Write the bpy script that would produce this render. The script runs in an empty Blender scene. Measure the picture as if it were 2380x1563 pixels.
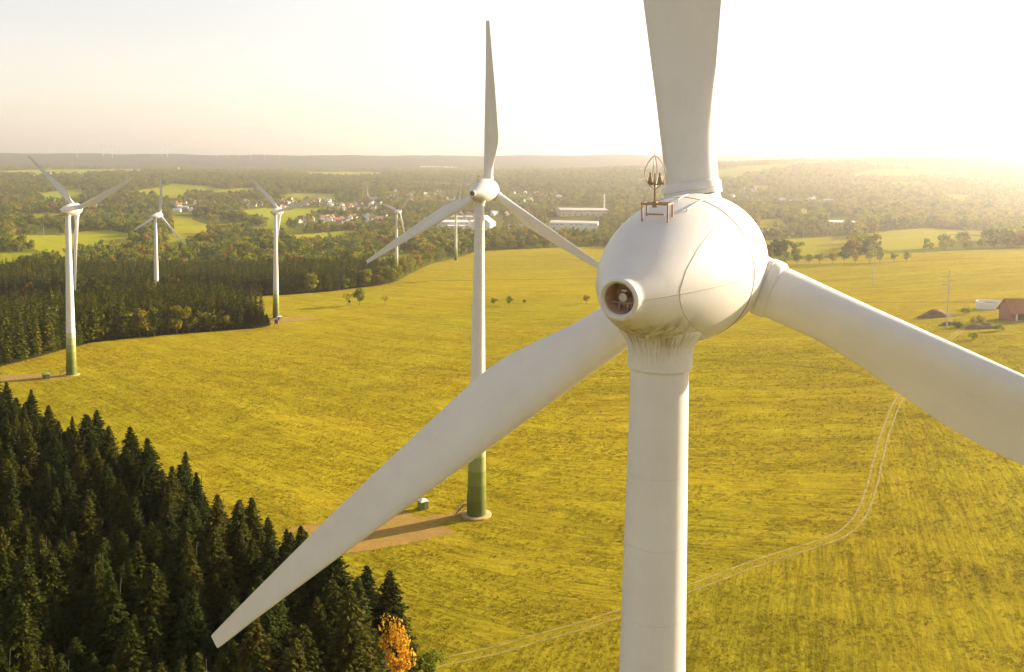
import bpy, math, random
import numpy as np
from mathutils import Vector, Matrix
from mathutils.bvhtree import BVHTree

rng = np.random.default_rng(7)
random.seed(7)
sc = bpy.context.scene
COL = sc.collection
PI = math.pi
R = math.radians

# ------------------------------------------------------------------ camera model (photo measured on a 2380 x 1563 grid)
F, W2, H2 = 2100.0, 2380.0, 1563.0
PITCH = math.atan(F * 3.53e-5)
ROLL = 0.0128
PPX, PPY = 1190.0, 385.0 + F * math.tan(PITCH)
ZC = 68.25
FWD = np.array([0, math.cos(PITCH), -math.sin(PITCH)])
UP0 = np.array([0, math.sin(PITCH), math.cos(PITCH)])
RT0 = np.array([1.0, 0, 0])
cR, sR = math.cos(ROLL), math.sin(ROLL)
CR = cR * RT0 + sR * UP0
CU = -sR * RT0 + cR * UP0
CAM = np.array([0, 0, ZC])


def ray(px, py):
    d = FWD * F + CR * (px - PPX) - CU * (py - PPY)
    return d / np.linalg.norm(d)


def project(P):
    P = np.atleast_2d(np.asarray(P, float)) - CAM
    d = P @ FWD
    return np.stack([PPX + F * (P @ CR) / d, PPY - F * (P @ CU) / d, d], 1)


# ------------------------------------------------------------------ terrain height
TD = np.array([30, 180, 350, 545, 670, 940, 1140, 1400, 1700, 2100, 2800, 4000, 5500, 7000, 8000, 9500, 11000, 13500], float)
TPX = np.array([-600, 0, 600, 1190, 1800, 2380, 3000], float)
TZ = np.array([
    [-68, -76, -90, -103, -112, -122, -128, -132, -133, -130, -118, -90, -72, -62, -20, 45, 30, -40],
    [-68, -73, -85, -100, -109, -120, -126, -132, -134, -132, -118, -88, -70, -60, -15, 50, 30, -40],
    [-68, -70.5, -82, -94.7, -103, -118, -124, -130, -134, -132, -117, -88, -68, -54, 0, 82, 50, -40],
    [-68, -69.8, -78, -88, -96, -111, -119.3, -126, -131, -130, -115, -85, -55, -40, 20, 100, 70, -40],
    [-68, -68.5, -72, -83, -88, -97, -106, -113, -112, -105, -88, -42, 35, 10, 50, 140, 100, -40],
    [-68, -67, -66, -72, -76, -82, -90, -100, -104, -100, -78, -12, 76, 60, 130, 268, 200, -40],
    [-68, -66, -63, -68, -70, -76, -84, -94, -98, -94, -70, 0, 90, 80, 150, 270, 200, -40]], float)
TT = (TPX - 1190) / F


def _cr(v0, v1, v2, v3, u):
    return v1 + 0.5 * u * (v2 - v0 + u * (2 * v0 - 5 * v1 + 4 * v2 - v3 + u * (3 * (v1 - v2) + v3 - v0)))


def zt(x, y):
    x = np.asarray(x, float); y = np.asarray(y, float)
    r = np.hypot(x, y)
    yy = np.maximum(y, 0.25 * r + 1e-3)
    t = np.clip(x / yy, TT[0], TT[-1])
    D = np.clip(np.where(y > 0.5 * r, yy, r * 0.9), TD[0], TD[-1])
    lg = np.log(D); LT = np.log(TD)
    i = np.clip(np.searchsorted(LT, lg) - 1, 0, len(TD) - 2)
    u = (lg - LT[i]) / (LT[i + 1] - LT[i])
    j = np.clip(np.searchsorted(TT, t) - 1, 0, len(TT) - 2)
    w = (t - TT[j]) / (TT[j + 1] - TT[j])
    i0, i3 = np.maximum(i - 1, 0), np.minimum(i + 2, len(TD) - 1)
    j0, j3 = np.maximum(j - 1, 0), np.minimum(j + 2, len(TT) - 1)
    rows = [_cr(TZ[q, i0], TZ[q, i], TZ[q, i + 1], TZ[q, i3], u) for q in (j0, j, j + 1, j3)]
    z = _cr(rows[0], rows[1], rows[2], rows[3], w)
    a = np.clip((D - 250) / 3000, 0, 1)
    z = z + a * (3.2 * np.sin(x / 173. + 1.3) * np.cos(y / 211.) + 2.0 * np.sin(x / 71. + y / 95.))
    z = z + np.clip((D - 4500) / 4000, 0, 1) * (7 * np.sin(x / 420. + 2) * np.cos(y / 900.) + 4 * np.sin(x / 150. + .7) + 10 * np.sin(x / 1100. + .4))
    z = z + 0.18 * np.sin(x / 13. + y / 29.) * np.clip(1 - D / 900, 0, 1)
    return z + ZC


def ground(px, py, dmin=25, dmax=12000):
    d = ray(px, py)
    ts = np.geomspace(dmin, dmax, 900)
    P = CAM + np.outer(ts, d)
    h = P[:, 2] - zt(P[:, 0], P[:, 1])
    k = np.argmax(h < 0)
    if h[k] >= 0:
        k = len(ts) - 1
    a, b = ts[max(k - 1, 0)], ts[k]
    for _ in range(30):
        m = (a + b) / 2
        p = CAM + m * d
        if p[2] - float(zt(p[0], p[1])) < 0: b = m
        else: a = m
    p = CAM + b * d
    return np.array([p[0], p[1], float(zt(p[0], p[1]))])


def ground_h(px, py, h):
    """ground point below the place where the sight line passes h metres above the ground"""
    d = ray(px, py)
    ts = np.geomspace(40, 3000, 1500)
    Q = CAM + np.outer(ts, d)
    k = int(np.argmax(Q[:, 2] - zt(Q[:, 0], Q[:, 1]) < h))
    return np.array([Q[k, 0], Q[k, 1], float(zt(Q[k, 0], Q[k, 1]))])


def at(px, D):
    """point on the ground at picture column px and depth D"""
    x = (px - 1190) / F * D
    return np.array([x, D, float(zt(x, D))])


def poly(pts):
    return np.array([ground(a, b)[:2] for a, b in pts])


def inside(P, pl):
    x, y = P[:, 0], P[:, 1]
    res = np.zeros(len(P), bool)
    m = (x >= pl[:, 0].min()) & (x <= pl[:, 0].max()) & (y >= pl[:, 1].min()) & (y <= pl[:, 1].max())
    if not m.any(): return res
    xs, ys = x[m], y[m]
    c = np.zeros(len(xs), bool)
    n = len(pl)
    for k in range(n):
        x1, y1 = pl[k]; x2, y2 = pl[(k + 1) % n]
        if y1 == y2: continue
        q = ((y1 > ys) != (y2 > ys)) & (xs < (x2 - x1) * (ys - y1) / (y2 - y1) + x1)
        c ^= q
    res[m] = c
    return res


# ------------------------------------------------------------------ object helpers
def tag(o, label=None, cat=None, group=None, kind=None):
    if label: o['label'] = label
    if cat: o['category'] = cat
    if group: o['group'] = group
    if kind: o['kind'] = kind
    return o


def empty(name, loc, rz=0.0):
    o = bpy.data.objects.new(name, None)
    COL.objects.link(o)
    o.location = [float(v) for v in loc]
    o.rotation_euler = (0, 0, rz)
    o.empty_display_size = 0.5
    return o


class MB:
    """collects verts and faces, then becomes one mesh"""
    def __init__(s): s.v = []; s.f = []; s.n = 0; s.mi = []

    def add(s, v, f, mi=0):
        v = np.asarray(v, float)
        s.v.append(v)
        s.f += [tuple(int(i) + s.n for i in q) for q in f]
        s.mi += [mi] * len(f)
        s.n += len(v)
        return s

    def box(s, c, d, rz=0.0, top=1.0, mi=0):
        x, y, z = np.array(d) / 2.0
        v = np.array([[-x, -y, -z], [x, -y, -z], [x, y, -z], [-x, y, -z], [-x * top, -y * top, z], [x * top, -y * top, z], [x * top, y * top, z], [-x * top, y * top, z]])
        c_, s_ = math.cos(rz), math.sin(rz)
        v = v @ np.array([[c_, s_, 0], [-s_, c_, 0], [0, 0, 1]]) + np.array(c)
        return s.add(v, [(0, 3, 2, 1), (4, 5, 6, 7), (0, 1, 5, 4), (1, 2, 6, 5), (2, 3, 7, 6), (3, 0, 4, 7)], mi)

    def tube(s, pts, r, n=8, cap=True, mi=0):
        pts = np.asarray(pts, float)
        rr = np.broadcast_to(np.asarray(r, float), (len(pts),))
        T = np.gradient(pts, axis=0)
        T /= np.linalg.norm(T, axis=1)[:, None] + 1e-12
        ref = np.array([0, 0, 1.0]) if abs(T[0] @ np.array([0, 0, 1.0])) < .9 else np.array([1.0, 0, 0])
        u = np.cross(T[0], ref); u /= np.linalg.norm(u)
        V = []
        for k in range(len(pts)):
            u = u - T[k] * (u @ T[k]); u /= np.linalg.norm(u) + 1e-12
            w = np.cross(T[k], u)
            a = np.arange(n) * 2 * PI / n
            V.append(pts[k] + rr[k] * (np.cos(a)[:, None] * u + np.sin(a)[:, None] * w))
        V = np.concatenate(V)
        f = []
        for k in range(len(pts) - 1):
            for i in range(n):
                j = (i + 1) % n
                f.append((k * n + i, k * n + j, (k + 1) * n + j, (k + 1) * n + i))
        if cap:
            f.append(tuple(range(n - 1, -1, -1)))
            f.append(tuple((len(pts) - 1) * n + i for i in range(n)))
        return s.add(V, f, mi)

    def lathe(s, prof, axis='z', n=32, close=True, mi=0):
        """prof: list of (position along axis, radius)"""
        prof = np.asarray(prof, float)
        a = np.arange(n) * 2 * PI / n
        V = []
        for h, r in prof:
            c_, s_ = r * np.cos(a), r * np.sin(a)
            hh = np.full(n, h)
            V.append(np.stack([c_, s_, hh], 1) if axis == 'z' else np.stack([c_, hh, -s_], 1))
        V = np.concatenate(V)
        f = []
        for k in range(len(prof) - 1):
            for i in range(n):
                j = (i + 1) % n
                f.append((k * n + i, k * n + j, (k + 1) * n + j, (k + 1) * n + i))
        if close:
            f.append(tuple(range(n - 1, -1, -1)))
            f.append(tuple((len(prof) - 1) * n + i for i in range(n)))
        return s.add(V, f, mi)

    def mesh(s, name, mats, smooth=False, angle=None):
        me = bpy.data.meshes.new(name)
        V = np.concatenate(s.v)
        me.from_pydata(V.tolist(), [], s.f)
        for m in (mats if isinstance(mats, (list, tuple)) else [mats]): me.materials.append(m)
        if any(s.mi): me.polygons.foreach_set('material_index', s.mi)
        if smooth: me.polygons.foreach_set('use_smooth', [True] * len(s.f))
        me.update()
        if angle is not None:
            me.polygons.foreach_set('use_smooth', [True] * len(s.f))
            me.set_sharp_from_angle(angle=R(angle))
        return me

    def obj(s, name, mats, parent=None, smooth=False, angle=None, loc=None, rot=None):
        return link(name, s.mesh(name, mats, smooth, angle), parent, loc, rot)


def link(name, me, parent=None, loc=None, rot=None, scale=None):
    o = bpy.data.objects.new(name, me)
    COL.objects.link(o)
    if parent is not None: o.parent = parent
    if loc is not None: o.location = [float(v) for v in loc]
    if rot is not None: o.rotation_euler = rot
    if scale is not None: o.scale = scale
    return o


def quadmesh(name, V, mat, attr=None, smooth=False):
    """V: (n,4,3) quads"""
    n = len(V)
    me = bpy.data.meshes.new(name)
    me.vertices.add(4 * n); me.loops.add(4 * n); me.polygons.add(n)
    me.vertices.foreach_set('co', V.reshape(-1).astype(np.float32))
    me.loops.foreach_set('vertex_index', np.arange(4 * n, dtype=np.int32))
    me.polygons.foreach_set('loop_start', np.arange(0, 4 * n, 4, dtype=np.int32))
    me.materials.append(mat)
    if attr is not None:
        a = me.attributes.new('tint', 'FLOAT', 'FACE')
        a.data.foreach_set('value', attr.astype(np.float32))
    if smooth: me.polygons.foreach_set('use_smooth', [True] * n)
    me.update(calc_edges=True)
    return me


# ------------------------------------------------------------------ materials
def new_mat(name):
    m = bpy.data.materials.new(name)
    m.use_nodes = True
    nt = m.node_tree
    b = nt.nodes['Principled BSDF']
    return m, nt, b


def N(nt, t, **k):
    n = nt.nodes.new(t)
    for a, v in k.items():
        if a in n.inputs.keys() if hasattr(n.inputs, 'keys') else False: n.inputs[a].default_value = v
        else: setattr(n, a, v)
    return n


def ramp(nt, fac, stops):
    n = nt.nodes.new('ShaderNodeValToRGB')
    e = n.color_ramp.elements
    while len(e) > 1: e.remove(e[-1])
    e[0].position = stops[0][0]; e[0].color = (*stops[0][1], 1)
    for p, c in stops[1:]:
        x = e.new(p); x.color = (*c, 1)
    nt.links.new(fac, n.inputs[0])
    return n.outputs[0]


def mix(nt, fac, a, b, mode='MIX'):
    n = nt.nodes.new('ShaderNodeMix'); n.data_type = 'RGBA'; n.blend_type = mode
    for s, v in ((0, fac), (6, a), (7, b)):
        if isinstance(v, (int, float)): n.inputs[s].default_value = v
        elif isinstance(v, tuple): n.inputs[s].default_value = (*v, 1) if len(v) == 3 else v
        else: nt.links.new(v, n.inputs[s])
    return n.outputs[2]


def math_(nt, op, a, b=None, clamp=False):
    n = nt.nodes.new('ShaderNodeMath'); n.operation = op; n.use_clamp = clamp
    for s, v in ((0, a), (1, b)):
        if v is None: continue
        if isinstance(v, (int, float)): n.inputs[s].default_value = v
        else: nt.links.new(v, n.inputs[s])
    return n.outputs[0]


def noise(nt, vec, scale, detail=3, rough=.55, stretch=None, seed=None):
    if stretch is not None:
        mp = nt.nodes.new('ShaderNodeMapping'); mp.inputs['Scale'].default_value = stretch
        if seed: mp.inputs['Location'].default_value = (seed, seed * 1.7, 0)
        nt.links.new(vec, mp.inputs['Vector']); vec = mp.outputs[0]
    n = nt.nodes.new('ShaderNodeTexNoise')
    n.inputs['Scale'].default_value = scale; n.inputs['Detail'].default_value = detail; n.inputs['Roughness'].default_value = rough
    nt.links.new(vec, n.inputs['Vector'])
    return n.outputs['Fac']


def simple(name, col, rough=.6, var=.12, scale=3.0, metal=0.0, bump=0.0):
    m, nt, b = new_mat(name)
    tc = nt.nodes.new('ShaderNodeTexCoord')
    f = noise(nt, tc.outputs['Object'], scale, 4)
    lo = tuple(c * (1 - var) for c in col); hi = tuple(min(1, c * (1 + var)) for c in col)
    nt.links.new(ramp(nt, f, [(.3, lo), (.7, hi)]), b.inputs['Base Color'])
    b.inputs['Roughness'].default_value = rough; b.inputs['Metallic'].default_value = metal
    if bump:
        bp = nt.nodes.new('ShaderNodeBump'); bp.inputs['Strength'].default_value = bump; bp.inputs['Distance'].default_value = .02
        nt.links.new(f, bp.inputs['Height']); nt.links.new(bp.outputs[0], b.inputs['Normal'])
    return m


WHITE = (0.66, 0.64, 0.615)


def mat_white(name, stains=None):
    m, nt, b = new_mat(name)
    tc = nt.nodes.new('ShaderNodeTexCoord')
    f = noise(nt, tc.outputs['Object'], .7, 5)
    f2 = noise(nt, tc.outputs['Object'], 9, 4)
    col = ramp(nt, f, [(.3, (.615, .595, .57)), (.7, WHITE)])
    col = mix(nt, math_(nt, 'MULTIPLY', f2, .10), col, (.38, .35, .31))
    b.inputs['Roughness'].default_value = .5; b.inputs['Specular IOR Level'].default_value = .3
    if stains == 'tower':
        sx = nt.nodes.new('ShaderNodeSeparateXYZ'); nt.links.new(tc.outputs['Object'], sx.inputs[0])
        z = sx.outputs[2]
        g = nt.nodes.new('ShaderNodeMapRange'); g.inputs['From Min'].default_value = 0; g.inputs['From Max'].default_value = 17
        nt.links.new(z, g.inputs[0])
        n = nt.nodes.new('ShaderNodeValToRGB'); n.color_ramp.interpolation = 'CONSTANT'
        e = n.color_ramp.elements
        st = [(0, (.095, .118, .014)), (.2, (.125, .15, .020)), (.38, (.17, .195, .032)), (.55, (.24, .265, .07)), (.72, (.34, .36, .16)), (.88, (.47, .48, .34)), (1.0, WHITE)]
        e[0].color = (*st[0][1], 1); e[1].position = .2; e[1].color = (*st[1][1], 1)
        for p, c in st[2:]:
            x = e.new(min(p, .999)); x.color = (*c, 1)
        nt.links.new(g.outputs[0], n.inputs[0])
        gt = math_(nt, 'LESS_THAN', z, 16.99)
        col = mix(nt, gt, col, n.outputs[0])
    if stains in ('nacelle', 'collar'):
        sx = nt.nodes.new('ShaderNodeSeparateXYZ'); nt.links.new(tc.outputs['Object'], sx.inputs[0])
        if stains == 'nacelle':   # oil and soot below the fan and over the belly
            st = noise(nt, tc.outputs['Object'], 3.0, 7, .7, (1.0, 1.0, .55))
            zz = math_(nt, 'MULTIPLY', math_(nt, 'ADD', sx.outputs[2], .62), -1.7, True)
            yy = math_(nt, 'MULTIPLY', math_(nt, 'ADD', sx.outputs[1], 4.6), -.85, True)
            k = math_(nt, 'MULTIPLY', zz, yy, True)
            k = math_(nt, 'MULTIPLY', k, math_(nt, 'MULTIPLY', math_(nt, 'SUBTRACT', st, .43), 5.0, True), True)
            col = mix(nt, math_(nt, 'MULTIPLY', k, .85, True), col, (.17, .12, .06))
        else:                     # rain streaks down the yaw collar
            ag = math_(nt, 'ARCTAN2', sx.outputs[0], sx.outputs[1])
            cb = nt.nodes.new('ShaderNodeCombineXYZ')
            nt.links.new(math_(nt, 'MULTIPLY', ag, 9.0), cb.inputs[0]); nt.links.new(math_(nt, 'MULTIPLY', sx.outputs[2], .9), cb.inputs[1])
            st = noise(nt, cb.outputs[0], 1.3, 6, .72)
            yy = math_(nt, 'MULTIPLY', math_(nt, 'ADD', sx.outputs[1], .25), -1.6, True)
            k = math_(nt, 'MULTIPLY', math_(nt, 'MULTIPLY', math_(nt, 'SUBTRACT', st, .45), 6.0, True), yy, True)
            k = math_(nt, 'MULTIPLY', k, math_(nt, 'ADD', math_(nt, 'MULTIPLY', math_(nt, 'SUBTRACT', sx.outputs[2], 62.2), 1.3), .12, True))
            col = mix(nt, math_(nt, 'MULTIPLY', k, .8, True), col, (.24, .18, .11))
    g3 = noise(nt, tc.outputs['Object'], 26, 3, .6, (1, 1, .25))
    g4 = noise(nt, tc.outputs['Object'], 1.7, 4, .6, (1, 1, .35))
    gk = math_(nt, 'MULTIPLY', math_(nt, 'MULTIPLY', math_(nt, 'SUBTRACT', g4, .5), 4.0, True), math_(nt, 'MULTIPLY', math_(nt, 'SUBTRACT', g3, .45), 3.0, True))
    col = mix(nt, math_(nt, 'MULTIPLY', gk, .30, True), col, (.30, .26, .20))
    nt.links.new(col, b.inputs['Base Color'])
    bp = nt.nodes.new('ShaderNodeBump'); bp.inputs['Strength'].default_value = .12; bp.inputs['Distance'].default_value = .05
    nt.links.new(noise(nt, tc.outputs['Object'], 1.1, 2), bp.inputs['Height']); nt.links.new(bp.outputs[0], b.inputs['Normal'])
    return m


M = {}
M['white'] = mat_white('turbine_paint')
M['tower'] = mat_white('tower_paint', 'tower')
M['nacelle'] = mat_white('nacelle_paint', 'nacelle')
M['collar'] = mat_white('collar_paint', 'collar')
M['seam'] = simple('seam_rubber', (.36, .29, .20), .7)
M['joint'] = simple('joint_sealant', (.47, .455, .43), .6)
M['gap'] = simple('rotor_gap_brush', (.09, .06, .03), .9)
M['dark'] = simple('duct_paint', (.50, .33, .22), .7, .2)
M['metal'] = simple('galvanised_steel', (.30, .27, .23), .5, .2, 8, .2)
M['rust'] = simple('brown_primer_steel', (.30, .20, .11), .7, .2, 8)
M['steel'] = simple('pale_motor_paint', (.50, .46, .42), .5, .1)
M['sandy_concrete'] = simple('sandy_concrete', (.42, .30, .12), .9, .15, 2.0, 0, .3)
M['concrete'] = simple('concrete', (.42, .39, .35), .85, .15, 2.0, 0, .3)


def mat_leaf(name, stops, trans=.25, tintamp=.55, rough=.6):
    """stops: colours picked per tree by its own random number; tint varies per spray"""
    m, nt, b = new_mat(name)
    oi = nt.nodes.new('ShaderNodeObjectInfo')
    col = ramp(nt, oi.outputs['Random'], stops)
    at_ = nt.nodes.new('ShaderNodeAttribute'); at_.attribute_name = 'tint'
    k = math_(nt, 'ADD', math_(nt, 'MULTIPLY', at_.outputs['Fac'], tintamp), 1 - tintamp / 2)
    hs = nt.nodes.new('ShaderNodeHueSaturation')
    nt.links.new(col, hs.inputs['Color']); nt.links.new(k, hs.inputs['Value'])
    hue = math_(nt, 'ADD', math_(nt, 'MULTIPLY', at_.outputs['Fac'], -.02), .51)
    nt.links.new(hue, hs.inputs['Hue'])
    nt.links.new(hs.outputs[0], b.inputs['Base Color'])
    b.inputs['Roughness'].default_value = rough
    b.inputs['Specular IOR Level'].default_value = .03
    tr = nt.nodes.new('ShaderNodeBsdfTranslucent'); nt.links.new(hs.outputs[0], tr.inputs['Color'])
    mx = nt.nodes.new('ShaderNodeMixShader'); mx.inputs[0].default_value = trans
    nt.links.new(b.outputs[0], mx.inputs[1]); nt.links.new(tr.outputs[0], mx.inputs[2])
    nt.links.new(mx.outputs[0], nt.nodes['Material Output'].inputs['Surface'])
    return m


M['spruce'] = mat_leaf('spruce_needles', [(0, (.022, .032, .006)), (.4, (.032, .041, .006)), (.75, (.046, .050, .007)), (1, (.064, .058, .008))], .22, 1.0)
M['spruce_mid'] = mat_leaf('brightened_spruce_needles', [(0, (.046, .064, .007)), (.4, (.072, .088, .008)), (.8, (.11, .112, .009)), (1, (.15, .13, .011))], .18, 1.2)  # spruce needles brightened in colour so the middle woods' tops look sunlit
M['leaf'] = mat_leaf('broad_leaves', [(0, (.070, .100, .010)), (.25, (.115, .145, .011)), (.5, (.165, .185, .013)), (.8, (.23, .215, .014)), (.95, (.25, .18, .015)), (1, (.21, .12, .015))], .5, 1.0)
M['leaf_dark'] = mat_leaf('dark_broad_leaves', [(0, (.080, .100, .010)), (1, (.13, .135, .011))], .45, 1.0)
M['leaf_gold'] = mat_leaf('golden_green_leaves', [(0, (.13, .145, .012)), (1, (.22, .195, .014))], .5, 1.0)
M['leaf_orange'] = mat_leaf('orange_autumn_leaves', [(0, (.56, .31, .025)), (1, (.60, .35, .03))], .45, .8)
M['bark'] = simple('bark', (.10, .075, .05), .9, .3, 6)
M['bark_dark'] = simple('dark_bark', (.035, .026, .016), .95, .3, 6)


def mat_plain_color(name, col, **k):
    return simple(name, col, **k)


def mat_ground():
    m, nt, b = new_mat('ground_cover')
    at_ = nt.nodes.new('ShaderNodeAttribute'); at_.attribute_name = 'cover'
    uv = nt.nodes.new('ShaderNodeUVMap'); uv.uv_map = 'rows'
    geo = nt.nodes.new('ShaderNodeNewGeometry')
    # mown rows: long thin streaks in the direction the field was worked
    s1 = noise(nt, uv.outputs[0], 1.0, 6, .66, (.045, .42, 1))
    s2 = noise(nt, uv.outputs[0], 1.0, 5, .68, (.28, 1.6, 1), 31)
    s3 = noise(nt, uv.outputs[0], 1.0, 3, .55, (.010, .045, 1), 77)
    s4 = noise(nt, uv.outputs[0], 1.0, 2, .5, (.012, .36, 1), 53)
    s4 = math_(nt, 'SUBTRACT', 1.0, math_(nt, 'MULTIPLY', math_(nt, 'ABSOLUTE', math_(nt, 'SUBTRACT', s4, .5)), 34.0), True)
    p1 = noise(nt, geo.outputs['Position'], .021, 5, .6)
    p2 = noise(nt, geo.outputs['Position'], 1.5, 4, .75)
    p3 = noise(nt, geo.outputs['Position'], .16, 6, .74)
    k = math_(nt, 'ADD', math_(nt, 'MULTIPLY', s1, .85), math_(nt, 'MULTIPLY', s2, .95))
    k = math_(nt, 'ADD', k, math_(nt, 'MULTIPLY', s3, .50))
    k = math_(nt, 'ADD', k, math_(nt, 'MULTIPLY', p2, .80))
    k = math_(nt, 'ADD', k, math_(nt, 'MULTIPLY', p3, .70))
    k = math_(nt, 'SUBTRACT', k, math_(nt, 'MULTIPLY', s4, .17))
    k = math_(nt, 'SUBTRACT', k, 1.885)                    # centred on zero
    k = math_(nt, 'MULTIPLY', k, at_.outputs['Alpha'])
    k = math_(nt, 'ADD', math_(nt, 'MULTIPLY', k, 1.45), 1.0)
    k = math_(nt, 'MAXIMUM', k, .30)
    hs = nt.nodes.new('ShaderNodeHueSaturation')
    nt.links.new(at_.outputs['Color'], hs.inputs['Color'])
    nt.links.new(k, hs.inputs['Value'])
    nt.links.new(math_(nt, 'ADD', math_(nt, 'MULTIPLY', p1, -.05), .528), hs.inputs['Hue'])
    nt.links.new(hs.outputs[0], b.inputs['Base Color'])
    b.inputs['Roughness'].default_value = .95
    b.inputs['Specular IOR Level'].default_value = 0.0
    bp = nt.nodes.new('ShaderNodeBump'); bp.inputs['Strength'].default_value = .55; bp.inputs['Distance'].default_value = .35
    hsum = math_(nt, 'ADD', math_(nt, 'MULTIPLY', s2, .6), math_(nt, 'MULTIPLY', p2, .5))
    nt.links.new(hsum, bp.inputs['Height']); nt.links.new(bp.outputs[0], b.inputs['Normal'])
    return m


M['ground'] = mat_ground()

# ------------------------------------------------------------------ land use, read off the photo and laid on the terrain
FIELDS = [
    [(-60, 588), (107, 588), (158, 590), (158, 597), (60, 602), (0, 615), (-60, 618)],
    [(20, 558), (36, 547), (157, 547), (196, 538), (259, 536), (302, 544), (303, 554), (278, 565), (187, 579), (178, 588), (125, 584), (100, 572), (53, 556)],
    [(71, 498), (150, 496), (141, 504), (75, 511)],
    [(86, 451), (143, 443.5), (191, 440), (193, 449), (178, 460), (107, 461)],
    [(-60, 399), (107, 395), (330, 393.5), (330, 397), (214, 400), (107, 402), (-60, 402)],
    [(290, 450), (325, 443), (379, 436), (400, 427), (432, 429), (486, 433.5), (522, 441), (593, 436), (593, 443), (527, 450), (482, 443), (440, 443), (425, 456), (384, 452), (361, 449)],
    [(397, 493), (447, 495), (447, 499), (400, 500)],
    [(400, 504), (445, 506), (450, 513), (486, 523.6), (566, 518), (566, 527), (486, 527), (484, 543), (422, 547), (400, 541)],
    [(381, 545), (400, 546), (438, 558), (430, 574), (400, 570)],
    [(563, 490), (611, 484), (650, 485), (669, 484), (776, 485), (761, 488), (726, 493), (710, 508), (660, 510), (655, 520), (622, 520), (618, 506), (575, 504)],
    [(577, 531), (664, 522), (664, 534), (629, 538), (589, 540)],
    [(651, 524), (665, 520), (669, 532), (708, 536), (704, 543), (672, 541), (651, 538)],
    [(737, 543), (811, 536), (840, 540.5), (838, 548.5), (776, 554), (758, 558), (740, 550), (692, 561), (672, 547)],
    [(683, 401), (817, 399.5), (818.6, 402), (906, 401), (865, 407.6), (793.5, 409)],
    [(660, 454), (686.5, 450), (783, 452), (776, 456), (722, 456), (665, 461)],
    [(865, 419), (895, 424), (888, 425.5), (861, 424)],
    [(876, 611), (881, 598.5), (979, 588), (977, 593), (910, 606)],
    [(1168.6, 542), (1195, 544), (1195, 550), (1171, 548)],
    [(1756, 513), (1812, 507), (1828, 523), (1859, 529), (1774, 526)],
    [(1765, 561), (1931, 550), (1979, 547), (1984, 560.5), (1960, 574), (1897, 579), (1833, 574), (1765, 571)],
    [(2008, 544.5), (2072, 536.6), (2157, 530), (2252.5, 536.6), (2300, 536.6), (2319, 547), (2205, 544.5), (2183.5, 558), (2130, 562), (2066.6, 566), (2013.5, 552.5)],
    [(1859, 486), (1881, 488), (1876, 499), (1859, 498)],
    [(2067, 424), (2146, 424), (2141, 430), (2080, 430)],
    [(2199, 451.6), (2263, 454), (2258, 463.5), (2199, 465)],
    [(1750, 431), (1790, 433), (1785, 438), (1750, 438)],
]
PF = [poly(f) for f in FIELDS]
# far edge of the big meadow (picture coordinates), everything nearer is meadow unless a wood covers it
EDGE = [(-500, 700), (-60, 700), (300, 700), (540, 689), (760, 679), (880, 664), (922, 655), (1000, 615), (1061, 600), (1110, 585), (1390, 573), (1600, 590), (1790, 612), (1860, 604), (2050, 591), (2290, 580), (2380, 578), (2900, 570)]
eg = np.array([ground(a, b)[:2] for a, b in EDGE])
EDGE_T = eg[:, 0] / eg[:, 1]; EDGE_D = eg[:, 1]


def edge_depth(x, y):
    return np.interp(x / np.maximum(y, 1), EDGE_T, EDGE_D)


# woods B and C (behind the left turbine) and the near spruce wood, as ground outlines
WB_FRONT = [(-500, 905), (-150, 875), (0, 853), (60, 838), (140, 815), (215, 797), (270, 790), (430, 774), (560, 766), (616, 760)]
WB = np.array([ground(a, b)[:2] for a, b in WB_FRONT] + [at(p, d)[:2] for p, d in ((618, 506), (560, 548), (440, 606), (330, 612), (262, 570), (160, 552), (0, 540), (-500, 530))])
WC_FRONT = [(545, 689), (640, 687), (760, 679), (880, 664), (918, 656)]
WC = np.array([at(p, d)[:2] for p, d in ((-500, 680), (0, 692), (200, 704), (345, 716), (450, 718))] + [ground(a, b)[:2] for a, b in WC_FRONT] +
              [at(p, d)[:2] for p, d in ((905, 890), (800, 905), (600, 905), (359, 890), (0, 850), (-500, 840))])
_nt = [(-420, 790), (-200, 850), (0, 912), (100, 955), (200, 1000), (300, 1058), (400, 1100), (520, 1165), (600, 1200), (690, 1240), (760, 1290), (830, 1350)]
NEAR = np.array([ground_h(a, b, 13.2)[:2] for a, b in _nt] + [(-18.5, 116), (-18, 108), (-17, 100), (-16.5, 84), (-15.5, 72), (-60, 72), (-110, 90), (-200, 150)], float)

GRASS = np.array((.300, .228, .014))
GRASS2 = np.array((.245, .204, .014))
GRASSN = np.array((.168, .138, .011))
MEADOW = np.array((.235, .245, .012))
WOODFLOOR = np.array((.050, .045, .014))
VALLEY = np.array((.120, .125, .012))
FARWOOD = np.array((.085, .092, .018))
HILL = np.array((.055, .060, .045))


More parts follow.
